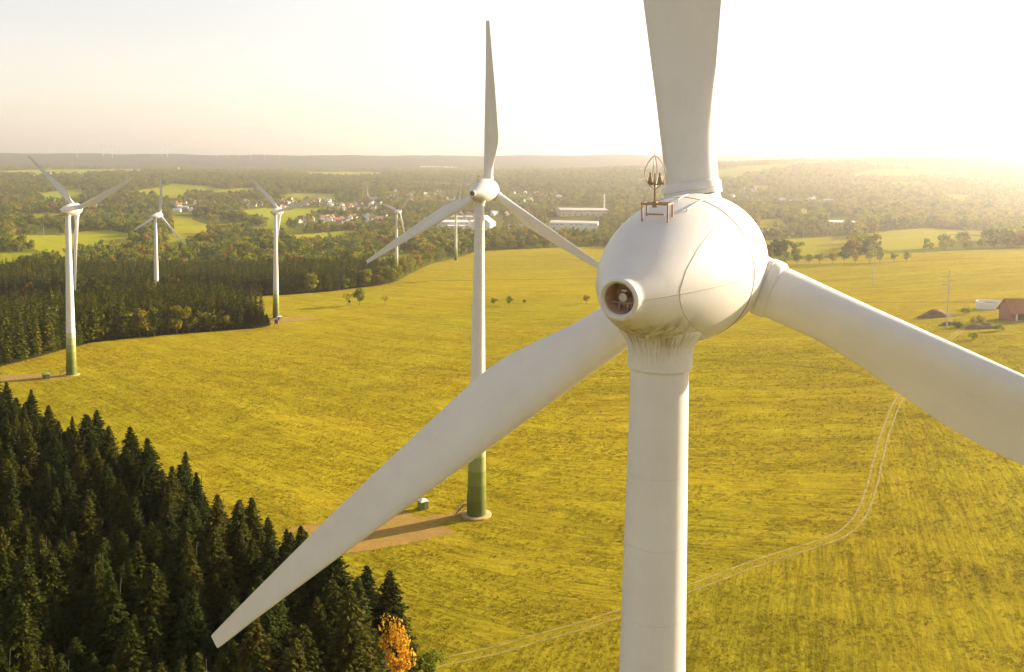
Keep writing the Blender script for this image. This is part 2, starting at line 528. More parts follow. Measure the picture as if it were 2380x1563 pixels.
def build_ground():
    a_f = np.radians(np.linspace(-38, 38, 1080))
    a_c = np.radians(np.linspace(38, 322, 70))[1:-1]
    ang = np.concatenate([a_f, a_c])
    rad = np.concatenate([[6, 14, 24, 36, 50, 62], np.geomspace(72, 12900, 860)])
    A, Rr = np.meshgrid(ang, rad)
    x = (Rr * np.sin(A)).ravel(); y = (Rr * np.cos(A)).ravel()
    z = zt(x, y)
    P = np.stack([x, y], 1)
    n = len(x)
    col = np.zeros((n, 4)); D = np.maximum(y, 1)
    ed = np.where(y > 0.4 * np.hypot(x, y), edge_depth(x, y), 700)
    big = D < ed
    mixn = .5 + .5 * np.sin(x / 61. + 1.2) * np.cos(y / 83.)
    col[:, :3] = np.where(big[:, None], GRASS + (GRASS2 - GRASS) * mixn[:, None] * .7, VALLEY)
    col[:, 3] = np.where(big, 1.0, .45)
    nearw = np.clip((210 - np.hypot(x, y)) / 110, 0, 1)[:, None] * .75  # near grass dimmed: the backlit brightness of farther grass is put into the colour
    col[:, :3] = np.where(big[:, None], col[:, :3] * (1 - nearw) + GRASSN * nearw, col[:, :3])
    far = D > 3600
    w = np.clip((D - 3600) / 800, 0, 1)[:, None]
    patch = (np.sin(x / 310. + 2 * np.sin(y / 520.)) * np.sin(y / 430. + 1.5 * np.sin(x / 390.)) > .52) & (D > 3800) & (D < 6900) & (np.abs(x) < .45 * D)
    base = np.where(patch[:, None], MEADOW * .75, FARWOOD)
    hillw = np.clip((D - 6900) / 500, 0, 1)[:, None]
    base = base * (1 - hillw) + HILL * hillw
    col[:, :3] = col[:, :3] * (1 - w) + base * w
    g = np.random.default_rng(3)
    pj = project(np.column_stack([x, y, z])); pj_up = project(np.column_stack([x, y, z + 9.0]))
    front = (y > 300) & (y > edge_depth(x, y))
    for k, pl in enumerate(FIELDS):
        pl = np.array(pl, float)
        m = front & (inside(pj[:, :2], pl) | inside(pj_up[:, :2], pl))
        tone = MEADOW * (0.9 + .35 * g.random()) * np.array([1 + .25 * (g.random() - .4), 1, 1])
        if 18 <= k <= 23: tone = GRASS * np.array((.85, 1.0, 1.0))
        col[m, :3] = tone; col[m, 3] = .55
    gap = np.array([at(p, d)[:2] for p, d in ((-500, 500), (0, 520), (330, 600), (440, 600), (530, 640), (545, 720), (359, 740), (0, 720), (-500, 700))])  # open clearing between the woods, its shade put in as dark floor colour
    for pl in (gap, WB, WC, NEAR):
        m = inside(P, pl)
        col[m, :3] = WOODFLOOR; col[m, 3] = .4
    # lines worked into the meadow: old drains and headlands, darker grass
    def line(p, wd, c, alpha=.5):
        q = np.array([ground(a, b)[:2] for a, b in p])
        for (x1, y1), (x2, y2) in zip(q[:-1], q[1:]):
            d = np.array([x2 - x1, y2 - y1]); L = np.hypot(*d); d /= L
            s = (x - x1) * d[0] + (y - y1) * d[1]; o = np.abs((x - x1) * d[1] - (y - y1) * d[0])
            k = np.clip(1.3 - o / wd, 0, 1) * ((s > 0) & (s < L)) * alpha
            col[:, :3] = col[:, :3] * (1 - k[:, None]) + np.array(c) * k[:, None]
    line([(905, 661), (1010, 653), (1390, 647)], 4.0, (.07, .075, .012), .8)
    line([(1640, 838), (1800, 846), (2000, 866)], 1.3, (.10, .09, .014), .7)
    line([(1900, 704), (2100, 703), (2380, 704)], 3.0, (.10, .09, .014), .6)
    line([(1640, 820), (1760, 830), (1900, 842)], 1.0, (.30, .26, .04), .5)
    line([(2000, 1086), (2180, 1076), (2380, 1064)], .16, (.08, .07, .014), .8)
    line([(1790, 616), (2030, 612), (2290, 600)], 4.0, (.09, .085, .014), .6)
    line([(1300, 602), (1360, 606), (1400, 612)], 6, (.12, .09, .02), .6)
    line([(560, 1010), (700, 1040), (880, 1090)], .3, (.10, .09, .014), .5)
    # rows
    hx = np.where(x < 20, -1.25, -.15)
    xs = np.linspace(-1500, 1500, 3001)
    slope = -.12 - 1.1 / (1 + np.exp((xs + 18) / 22.)) + .25 * np.clip((xs - 60) / 300, 0, 1)
    hh = np.cumsum(slope) * (xs[1] - xs[0]); hh -= hh[1500]
    across = y - np.interp(x, xs, hh)
    # right of the farm track the field was worked along the track
    trk = poly([(1031, 1534), (1238, 1486), (1597, 1371), (1790, 1297), (1952, 1250), (1999, 1208), (2026, 1134), (2054, 1013), (2080, 946), (2140, 830), (2900, 830), (2900, 1900), (1031, 1900)])
    right = inside(P, trk)
    along2 = x * .32 + y * .95; acr2 = x * .95 - y * .32
    U = np.where(right, along2, x * 1.0 - .4 * y); V = np.where(right, acr2, across)
    na, nr = len(ang), len(rad)
    idx = np.arange(na * nr).reshape(nr, na)
    q = np.stack([idx[:-1], np.roll(idx, -1, 1)[:-1], np.roll(idx, -1, 1)[1:], idx[1:]], -1).reshape(-1, 4)
    c0 = n
    x = np.append(x, 0.0); y = np.append(y, 0.0); z = np.append(z, zt(0.0, 0.1))
    col = np.vstack([col, col[:1]]); U = np.append(U, 0.0); V = np.append(V, 0.0)
    tri = np.stack([idx[0], np.full(na, c0), np.roll(idx[0], -1)], 1)
    # winding: angle grows clockwise seen from above
    q = q[:, ::-1]; tri = tri[:, ::-1]
    tri = np.stack([idx[0], np.roll(idx[0], -1), np.full(na, c0)], 1)[:, ::-1]
    me = bpy.data.meshes.new('ground')
    me.vertices.add(n + 1)
    me.vertices.foreach_set('co', np.stack([x, y, z], 1).ravel().astype(np.float32))
    loops = np.concatenate([q.ravel(), tri.ravel()]).astype(np.int32)
    me.loops.add(len(loops)); me.loops.foreach_set('vertex_index', loops)
    me.polygons.add(len(q) + len(tri))
    ls = np.concatenate([np.arange(len(q)) * 4, len(q) * 4 + np.arange(len(tri)) * 3]).astype(np.int32)
    me.polygons.foreach_set('loop_start', ls)
    me.polygons.foreach_set('use_smooth', np.ones(len(ls), bool))
    me.materials.append(M['ground'])
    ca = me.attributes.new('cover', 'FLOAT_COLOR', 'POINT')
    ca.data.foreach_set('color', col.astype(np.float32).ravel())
    uvl = me.uv_layers.new(name='rows')
    uvl.data.foreach_set('uv', np.stack([U[loops], V[loops]], 1).astype(np.float32).ravel())
    me.update(calc_edges=True)
    o = link('ground', me)
    tag(o, 'rolling farmland with mown yellow green meadow and wooded valley', 'ground', kind='structure')
    return o


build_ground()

# ------------------------------------------------------------------ tracks and gravel pads on the meadow
M['dirt'] = simple('dirt_ruts', (.235, .18, .018), .95, .38, .5, 0, .3)
M['gravel'] = simple('ochre_gravel', (.26, .150, .010), .95, .18, .8, 0, .2)


def ribbon(mb, pts, width, lift):
    pts = np.array(pts)
    d = np.concatenate([[0], np.cumsum(np.hypot(*np.diff(pts, axis=0).T))])
    s = np.arange(0, d[-1], .7)
    c = np.stack([np.interp(s, d, pts[:, 0]), np.interp(s, d, pts[:, 1])], 1)
    for _ in range(6):
        k = np.ones(9) / 9
        p = np.pad(c, ((4, 4), (0, 0)), mode='edge')
        c = np.stack([np.convolve(p[:, 0], k, 'valid'), np.convolve(p[:, 1], k, 'valid')], 1)
    t = np.gradient(c, axis=0); t /= np.linalg.norm(t, axis=1)[:, None]
    nrm = np.stack([-t[:, 1], t[:, 0]], 1)
    return c, nrm


def rut(mb, c, nrm, off, wd, lift=.03):
    g = np.random.default_rng(int(abs(off) * 100) + 5)
    j = np.convolve(g.normal(0, .10, len(c)), np.ones(5) / 5, 'same')[:, None]
    a = c + nrm * (off - wd / 2) + nrm * j; b = c + nrm * (off + wd / 2) + nrm * np.roll(j, 3, 0)
    va = np.column_stack([a, zt(a[:, 0], a[:, 1]) + lift]); vb = np.column_stack([b, zt(b[:, 0], b[:, 1]) + lift])
    n = len(c)
    mb.add(np.concatenate([va, vb]), [(i, n + i, n + i + 1, i + 1) for i in range(n - 1)])


TRK = poly([(960, 1560), (1031, 1534), (1135, 1520), (1238.5, 1486), (1394, 1444), (1597, 1371), (1790, 1297), (1952, 1250), (1999, 1208), (2026.5, 1134), (2054.5, 1013), (2080, 946), (2140, 850), (2225, 775), (2262, 748)])
mb = MB()
c, nr = ribbon(mb, TRK, 2, .03)
c_trk = c.copy()
rut(mb, c, nr, -.95, .42); rut(mb, c, nr, .95, .42)
tag(mb.obj('farm_track', M['dirt']), 'two rutted dirt track curving across the meadow to the farm', 'track', kind='structure')


def pad(name, pts, label, mat):
    pl = poly(pts)
    lo, hi = pl.min(0), pl.max(0)
    st = max((hi - lo).max() / 60, .5)
    # dense polygon fill by triangulating a grid clipped to the outline
    gx, gy = np.meshgrid(np.arange(lo[0], hi[0], st), np.arange(lo[1], hi[1], st))
    P = np.stack([gx.ravel(), gy.ravel()], 1)
    n1 = gx.shape[1]
    ins = inside(P + st / 2, pl)
    V = np.column_stack([P, zt(P[:, 0], P[:, 1]) + .035])
    f = []
    for k in np.nonzero(ins)[0]:
        if (k + 1) % n1 and k + n1 + 1 < len(P): f.append((k, k + 1, k + n1 + 1, k + n1))
    used = sorted({i for q in f for i in q}); mp = {i: j for j, i in enumerate(used)}
    m_ = MB(); m_.add(V[used], [tuple(mp[i] for i in q) for q in f])
    return tag(m_.obj(name, mat, smooth=True), label, 'gravel pad', kind='structure')


pad('gravel_path', [(640, 1240), (700, 1222), (760, 1215), (941, 1190), (975, 1203), (1075, 1190), (1085, 1206), (1013, 1216), (1062, 1238.7), (944, 1264.6), (844, 1282), (800, 1288), (738, 1240)], 'ochre gravel hardstanding beside the second turbine', M['gravel'])
pad('gravel_path', [(-60, 874), (50, 871), (98, 869), (165, 874), (165, 877), (110, 884), (50, 887), (-60, 893)], 'ochre gravel strip beside the left turbine', M['gravel'])
pad('gravel_path', [(628, 743), (664, 741), (720, 738), (745, 741), (700, 746), (640, 752), (626, 752)], 'reddish bare patch beside the third turbine', M['gravel'])

# ------------------------------------------------------------------ wind turbines
RAD, HUB, OV = 33.0, 65.0, 4.0
LEo = np.array([[0, -.92], [2.9, -.9], [5.8, -.82], [9.4, -.76], [12.8, -.69], [17.1, -.58], [21.4, -.48], [25.6, -.41], [29.9, -.35], [32.8, -.35], [33, -.33]])
TEo = np.array([[0, .92], [2.9, .95], [4.5, 1.02], [5.8, 1.22], [7.5, 1.60], [9.2, 1.98], [10.3, 2.07], [11.4, 2.05], [12.8, 1.95], [17.1, 1.68], [21.4, 1.38], [25.6, 1.02], [29.9, .66], [32.8, .40], [33, .36]])


def blade_mesh():
    rs = np.concatenate([[2.3], np.linspace(2.9, 11.5, 24), np.linspace(12.2, 32, 26), [32.5, 32.85, 33.0]])
    n = 40
    th = np.arange(n) * 2 * PI / n
    V = []
    for r in rs:
        l, t = np.interp(r, LEo[:, 0], LEo[:, 1]), np.interp(r, TEo[:, 0], TEo[:, 1])
        ch = t - l
        be = .278 + (-.063 - .278) * min(1, max(0, (r - 9) / 24))
        tk = np.interp(r, [2.3, 3.2, 5, 7.5, 10, 14, 20, 33], [1.0, .98, .72, .46, .36, .27, .21, .15])
        bl = np.interp(r, [2.9, 7.0], [0, 1])      # circle to aerofoil
        cx = .5 + .5 * np.cos(th)                  # 1 at the trailing edge
        xx = 1 - cx
        af = 5 * (.2969 * np.sqrt(np.maximum(1 - xx, 0)) - .126 * (1 - xx) - .3516 * (1 - xx) ** 2 + .2843 * (1 - xx) ** 3 - .1036 * (1 - xx) ** 4)
        q = 1 - cx
        naca = 5 * (.2969 * np.sqrt(np.maximum(cx, 0)) - .126 * cx - .3516 * cx ** 2 + .2843 * cx ** 3 - .1036 * cx ** 4)
        yy = np.sign(np.sin(th)) * naca
        circ = .5 * np.sin(th)
        s = (circ * (1 - bl) + yy * bl) * tk * ch
        s = s + bl * .035 * ch * np.sin(PI * cx)
        cxx = l + ch * cx
        x = cxx * math.cos(be) - s * math.sin(be)
        y = cxx * math.sin(be) + s * math.cos(be)
        V.append(np.stack([x, y, np.full(n, r)], 1))
    m_ = MB()
    V = np.concatenate(V)
    f = []
    for k in range(len(rs) - 1):
        for i in range(n):
            j = (i + 1) % n
            f.append((k * n + i, k * n + j, (k + 1) * n + j, (k + 1) * n + i))
    f.append(tuple((len(rs) - 1) * n + i for i in range(n)))
    m_.add(V, f)
    return m_.mesh('blade', M['white'], angle=50)


EGG = [(-2.45, .02), (-2.4, .3), (-2.2, .75), (-1.6, 1.45), (-.8, 2.03), (0, 2.32), (.7, 2.43), (1.5, 2.45), (1.62, 2.45), (1.72, 2.445), (2.3, 2.42), (3.2, 2.31), (4.2, 2.08), (5.2, 1.73), (6.2, 1.27), (6.9, .88), (7.25, .68)]
_es = np.array([e[0] for e in EGG]); _er = np.array([e[1] for e in EGG])


def egg_r(s):
    # smooth profile through the stations
    s = np.asarray(s, float)
    i = np.clip(np.searchsorted(_es, s) - 1, 0, len(_es) - 2)
    h = _es[1:] - _es[:-1]; dl = (_er[1:] - _er[:-1]) / h
    m = np.empty(len(_es)); m[0] = dl[0]; m[-1] = dl[-1]; m[1:-1] = (dl[1:] * h[:-1] + dl[:-1] * h[1:]) / (h[1:] + h[:-1])
    t = (s - _es[i]) / h[i]
    return (2 * t ** 3 - 3 * t ** 2 + 1) * _er[i] + (t ** 3 - 2 * t ** 2 + t) * h[i] * m[i] + (-2 * t ** 3 + 3 * t ** 2) * _er[i + 1] + (t ** 3 - t ** 2) * h[i] * m[i + 1]


NT = R(4.0)            # nacelle tilt
ME = {}


def shared_turbine_meshes(root_matrix_world):
    ME['blade'] = blade_mesh()
    m_ = MB(); m_.lathe([(2.28, .97), (2.3, 1.02), (2.42, 1.025), (2.44, 1.0), (2.46, 1.0), (2.48, 1.025), (2.68, 1.02), (2.78, .95), (2.78, .6), (2.28, .6)], n=40); ME['root_collar'] = m_.mesh('root_collar', M['white'], angle=40)
    # tower: flanged rolled sections
    prof = []
    for h in (.0, 8, 16, 16.95, 17.05, 24, 31, 31.02, 31.05, 40, 50, 50.02, 50.05, 58, 62.0):
        r = 1.95 + (.915 - 1.95) * (h / 62.0) ** .93
        prof.append((h, r))
    m_ = MB(); m_.lathe(prof, n=56); ME['tower'] = m_.mesh('tower', M['tower'], angle=40)
    for k, h in enumerate((58.5, 56.2, 53.8)):
        r = 1.95 + (.915 - 1.95) * (h / 62.0) ** .93
        m_ = MB(); m_.lathe([(h - .006, r - .01), (h - .006, r + .002), (h + .006, r + .002), (h + .006, r - .01)], n=56, close=False); ME[f'joint{k}'] = m_.mesh('section_joint', M['joint'])
    m_ = MB(); m_.lathe([(0, 3.0), (.32, 3.0), (.38, 2.9), (.38, 1.9), (0, 1.9)], n=48); ME['plinth'] = m_.mesh('plinth', M['sandy_concrete'], angle=40)
    m_ = MB()
    m_.lathe([(61.9, .93), (61.9, 1.03), (62.42, 1.035), (62.6, 1.07), (62.75, 1.13), (62.9, 1.22), (63.05, 1.32), (63.2, 1.4), (63.5, 1.4), (63.5, .9)], n=48)
    ME['yaw_collar'] = m_.mesh('yaw_collar', M['collar'], angle=50)
    # nacelle: stationary rear body of the egg (local frame: +Y towards the rotor, origin at the hub)
    ss = np.concatenate([np.linspace(2.19, 7.25, 60)])
    prof = [(-s, float(egg_r(s))) for s in ss][::-1]
    inner = [(-5.6, .44), (-7.2, .44), (-7.42, .46), (-7.5, .54), (-7.46, .62), (-7.32, .66)]
    m_ = MB(); m_.lathe(inner + prof + [(-2.19, 2.3)], 'y', n=72, close=False)
    ME['nacelle'] = m_.mesh('nacelle', M['nacelle'], angle=45)
    ss = np.linspace(-2.45, 2.12, 50)
    prof = [(-s, float(egg_r(s))) for s in ss][::-1]
    m_ = MB(); m_.lathe([(-2.12, 2.3)] + prof, 'y', n=72, close=False)
    for k in range(3):
        a = k * 2 * PI / 3
        e = np.array([math.sin(a), 0, math.cos(a)])
        m_.tube([e * 1.3, e * 2.0, e * 2.3], [1.06, 1.0, .97], n=36, cap=False)
    ME['hub'] = m_.mesh('hub', M['white'], angle=45)
    m_ = MB(); m_.lathe([(-2.20, 2.30), (-2.20, 2.432), (-2.11, 2.436), (-2.11, 2.30)], 'y', n=72, close=False); ME['rotor_gap'] = m_.mesh('rotor_gap', M['gap'])
    # cooling fan in the tail: dark duct, round pale motor on struts
    m_ = MB()
    m_.lathe([(-6.62, .43), (-6.62, .05)], 'y', n=36, close=False)
    m_.lathe([(-7.40, .425), (-6.62, .425)], 'y', n=36, close=False)
    ME['fan_duct'] = m_.mesh('fan_duct', M['dark'])
    m_ = MB()
    m_.lathe([(-6.55, .06), (-7.08, .11), (-7.13, .125), (-7.13, .02)][::-1], 'y', n=24, close=True)
    m_.box((0.02, -7.0, .19), (.15, .16, .07))
    ME['fan_motor'] = m_.mesh('fan_motor', M['steel'], angle=40)
    m_ = MB()
    m_.tube([(-.41, -7.1, -.16), (.41, -7.1, -.16)], .010, 6)
    for xx in (-.12, .14): m_.tube([(xx, -7.1, -.16), (xx - .02, -7.1, -.41)], .012, 6)
    for xx in (-.05, .24): m_.tube([(xx, -6.9, -.16), (xx, -6.9, -.41)], .008, 6)
    ME['fan_strut'] = m_.mesh('fan_strut', M['steel'])
    m_ = MB()
    for k in range(7):
        a = k * 2 * PI / 7 + .3
        d = np.array([math.cos(a), 0, math.sin(a)]); t_ = np.array([-math.sin(a), 0, math.cos(a)])
        p = [d * .1 - t_ * .05 + np.array([0, -6.5, 0]), d * .1 + t_ * .05 + np.array([0, -6.42, 0]), d * .40 + t_ * .10 + np.array([0, -6.42, 0]), d * .40 - t_ * .10 + np.array([0, -6.52, 0])]
        m_.add(p, [(0, 1, 2, 3)])
    ME['fan_rotor'] = m_.mesh('fan_rotor', M['rust'])
    # weather mast: frame on four legs, pole, cup anemometer, vane, lightning hoop
    zf = float(egg_r(4.3))
    m_ = MB()
    for xx in (-.42, .42):
        for yy in (-4.62, -4.22):
            zb = math.sqrt(max(float(egg_r(-yy)) ** 2 - xx ** 2, 0)) - .03
            m_.tube([(xx, yy, zb), (xx, yy, zf + .42)], .03, 6)
    m_.box((0, -4.62, zf + .40), (.90, .05, .07)); m_.box((0, -4.22, zf + .40), (.90, .05, .05))
    m_.box((-.42, -4.42, zf + .40), (.05, .38, .05)); m_.box((.42, -4.42, zf + .40), (.05, .38, .05))
    m_.box((0, -4.62, zf + .08), (.60, .03, .05)); m_.box((0, -4.60, zf + .38), (.14, .12, .18))
    ME['mast_frame'] = m_.mesh('mast_frame', M['rust'])
    m_ = MB(); m_.tube([(0, -4.6, zf + .30), (0, -4.6, zf + .95), (0, -4.6, zf + 1.35)], [.045, .03, .024], 8)
    m_.tube([(-.17, -4.6, zf + 1.0), (.17, -4.6, zf + 1.0)], .02, 6)
    ME['mast_pole'] = m_.mesh('mast_pole', M['rust'])
    m_ = MB()
    for xx in (-.15, .16):
        m_.lathe([(zf + .98, .05), (zf + 1.08, .085), (zf + 1.2, .06), (zf + 1.27, .03), (zf + 1.34, .035), (zf + 1.37, .01)], n=12)
        m_.v[-1] = m_.v[-1] + np.array([xx, -4.6, 0])
        for k in range(3):
            a = k * 2.09 + .4
            p = np.array([xx + .09 * math.cos(a), -4.6 + .09 * math.sin(a), zf + 1.03])
            m_.lathe([(-.04, .005), (-.02, .04), (.03, .05)], n=8, close=False); m_.v[-1] = m_.v[-1] + p
    ME['anemometer'] = m_.mesh('anemometer', M['rust'])
    m_ = MB()
    for ang in (0.15, 1.75):
        for sgn in (-1, 1):
            u = np.linspace(0, 1, 16)
            rr = .33 * np.sin(PI * u ** .9) ** .85 * (1 - .0 * u)
            zz = zf + .85 + 1.05 * u
            pts = np.stack([sgn * rr * math.cos(ang), -4.6 + sgn * rr * math.sin(ang), zz], 1)
            m_.tube(pts, .014, 6)
    m_.tube([(0, -4.6, zf + 1.88), (0, -4.6, zf + 2.12)], [.02, .012], 6)
    ME['lightning_hoop'] = m_.mesh('lightning_hoop', M['metal'])
    # hand rails and roof hatch
    m_ = MB()
    for th, s0, s1 in ((.30, 1.95, 3.6), (.05, 1.9, 2.9)):
        pts = [((egg_r(s) + .07) * math.sin(th), -s, (egg_r(s) + .07) * math.cos(th)) for s in np.linspace(s0, s1, 9)]
        pts = [((egg_r(s0) - .02) * math.sin(th), -s0, (egg_r(s0) - .02) * math.cos(th))] + pts + [((egg_r(s1) - .02) * math.sin(th), -s1, (egg_r(s1) - .02) * math.cos(th))]
        m_.tube(pts, .022, 6)
    ME['hand_rail'] = m_.mesh('hand_rail', M['white'])
    # panel seams: the lines of the casing, laid on the egg
    V = np.concatenate([np.array(v) for v in [np.empty((0, 3))]])
    me = ME['nacelle']
    bv = BVHTree.FromPolygons([v.co.copy() for v in me.vertices], [tuple(p.vertices) for p in me.polygons])
    inv = root_matrix_world.inverted()
    o_l = inv @ Vector(CAM)

    def on_egg(pts):
        out = []
        pts = np.array(pts, float)
        d = np.concatenate([[0], np.cumsum(np.hypot(*np.diff(pts, axis=0).T))])
        for s in np.linspace(0, d[-1], 40):
            px, py = np.interp(s, d, pts[:, 0]), np.interp(s, d, pts[:, 1])
            dr = (inv.to_3x3() @ Vector(ray(px, py))).normalized()
            h = bv.ray_cast(o_l, dr)
            if h[0] is not None: out.append(np.array(h[0] + h[1] * -0.002 if h[1].dot(dr) > 0 else h[0] + h[1] * .002))
        return out
    m_ = MB()
    th = np.linspace(0, 1, 30)
    # egg mid-line both sides
    for sgn in (1, -1):
        m_.tube([(sgn * (egg_r(s) + .001), -s, 0.0) for s in np.linspace(2.2, 7.2, 36)], .012, 6)
    crv = [(1712, 489), (1690, 500), (1655, 535), (1622, 578), (1595, 628), (1580, 675), (1580, 700), (1588, 727), (1602, 750), (1622, 768), (1642, 778)]
    pts = on_egg(crv)
    if len(pts) > 6: m_.tube(pts, .009, 6)
    ME['panel_seam'] = m_.mesh('panel_seam', M['seam'])
    # drain spout under the tail
    m_ = MB(); m_.lathe([(-.05, .05), (.05, .06), (.09, .03)], n=12); m_.v[-1] = m_.v[-1] + np.array([.25, -5.9, -1.42]); ME['drain_spout'] = m_.mesh('drain_spout', M['steel'], angle=40)
    # tower door and stair
    m_ = MB()
    m_.box((-1.93, 0, 3.35), (.10, 1.0, 2.2)); ME['door'] = m_.mesh('door', M['metal'])
    m_ = MB()
    for yy in (-.5, .5):
        m_.tube([(-4.5, yy, .0), (-2.7, yy, 2.2), (-1.9, yy, 2.2)], .05, 6)
        m_.tube([(-4.5, yy, 1.0), (-2.7, yy, 3.2), (-1.9, yy, 3.2)], .03, 6)
        for q in np.linspace(0, 1, 5): m_.tube([(-4.5 + 1.8 * q, yy, 2.2 * q), (-4.5 + 1.8 * q, yy, 2.2 * q + 1.0)], .025, 6)
    for q in np.linspace(.08, 1, 9): m_.box((-4.5 + 1.8 * q, 0, 2.2 * q), (.24, 1.0, .05))
    m_.box((-2.3, 0, 2.2), (.8, 1.0, .05))
    ME['stair'] = m_.mesh('stair', M['rust'])


def make_turbine(base, yaw, phase, tilt, label, scale=1.0, full=True, group='wind turbines', ground_parts=True, stair_turn=0.0):
    root = empty('wind_turbine', base, -yaw)
    root.scale = (scale,) * 3
    tag(root, label, 'wind turbine', group)
    hubp = (0, OV, HUB)
    if not ME:
        bpy.context.view_layer.update()
        mw = Matrix.Translation(Vector(base)) @ Matrix.Rotation(-yaw, 4, 'Z') @ Matrix.Translation(Vector(hubp)) @ Matrix.Rotation(NT, 4, 'X')
        shared_turbine_meshes(mw)
    tw = link('tower', ME['tower'], root)
    nac = link('nacelle', ME['nacelle'], root, hubp, (NT, 0, 0))
    hb = link('hub', ME['hub'], root, hubp)
    hb.rotation_mode = 'XYZ'
    mrot = Matrix.Rotation(tilt, 4, 'X')
    hb.matrix_basis = Matrix.Translation(Vector(hubp)) @ Matrix.Rotation(NT, 4, 'X') @ Matrix.Rotation(phase, 4, 'Y')
    for k in range(3):
        b_ = link('blade', ME['blade'], root)
        b_.matrix_basis = Matrix.Translation(Vector(hubp)) @ mrot @ Matrix.Rotation(phase + k * 2 * PI / 3, 4, 'Y')
        if full: link('root_collar', ME['root_collar'], b_)
    if full:
        link('yaw_collar', ME['yaw_collar'], root)
        for k in range(3): link('section_joint', ME[f'joint{k}'], tw)
        for n_ in ('rotor_gap', 'fan_duct', 'fan_motor', 'fan_strut', 'fan_rotor', 'hand_rail', 'panel_seam', 'drain_spout'):
            link(n_, ME[n_], nac)
        wm = link('weather_mast', ME['mast_pole'], root, hubp, (NT, 0, 0))
        for n_ in ('mast_frame', 'anemometer', 'lightning_hoop'): link(n_, ME[n_], wm)
        if ground_parts:
            pl = link('plinth', ME['plinth'], root)
            dr = link('door', ME['door'], tw); dr.rotation_euler = (0, 0, stair_turn)
            st = link('stair', ME['stair'], root); st.rotation_euler = (0, 0, stair_turn)
    return root


def zr(x, y): return float(zt(x, y))


def tb(x, y): return (x, y, zr(x, y))


TURB = [
    ((4.78, 28.5, 0.0), .527, -.179, 0.0, 'huge white wind turbine in front with pale egg shaped nacelle', 0.0),
    ((-6.39, 176.23, ZC - 69.80), .399, .015, R(4), 'white wind turbine standing on the meadow behind the big lower left blade', .4 + .1),
    ((-171.56, 348.2, ZC - 84.24), .455, -.90, R(4), 'white wind turbine with green foot beside the small box at the left wood', .45),
    ((-142.53, 542.95, ZC - 94.46), .485, -.854, R(4), 'white wind turbine at the corner of the wood near the raised hide', .45),
    ((-263.99, 667.26, ZC - 107.98), .536, .14, R(4), 'white wind turbine rising out of the dark spruce wood', .45),
    ((-120.6, 941.55, ZC - 114.7), .72, .766, R(4), 'small white wind turbine at the right tip of the wood', .45),
    ((-70.77, 1140.2, ZC - 119.6), .431, .183, R(4), 'small white wind turbine near the round bush, in front of the white halls', .45),
]
for i, (b_, yw, ph, tl, lb, stt) in enumerate(TURB):
    if i: b_ = (b_[0], b_[1], zr(b_[0], b_[1]) - .05)
    make_turbine(b_, yw, ph, tl, lb, stair_turn=stt)

FAR = [(179, 373, 27, .2), (239.5, 369.5, 27, 1.0), (261, 372, 29, 1.1), (376, 370, 26, .3), (388.5, 371, 30, .9),
       (352, 367, 14, .5), (505, 371, 15, .1), (528, 372, 16, .7), (554, 373, 14, .4), (583, 373, 17, 1.0), (615, 374, 14, .2), (650, 372, 12, .6)]
FL = ['tiny wind turbine far on the ridge, above the left turbine', 'tiny wind turbine far on the ridge, left one of a close pair', 'tiny wind turbine far on the ridge, right one of a close pair',
      'tiny wind turbine on the ridge above the turbine in the spruce wood, left of two', 'tiny wind turbine on the ridge above the turbine in the spruce wood, right of two']
for i, (px, py, hp, ph) in enumerate(FAR):
    p = ground(px, py)
    d = p[1]
    s = hp * d / F / HUB
    lb = FL[i] if i < 5 else 'faint wind turbine in the haze, one of seven alike along the far hills'
    make_turbine((p[0], p[1], p[2] - .5), .5, ph, R(4), lb, scale=min(s, 2.4), full=False, group='wind turbines on the horizon' if i < 5 else 'faint turbines in the haze')

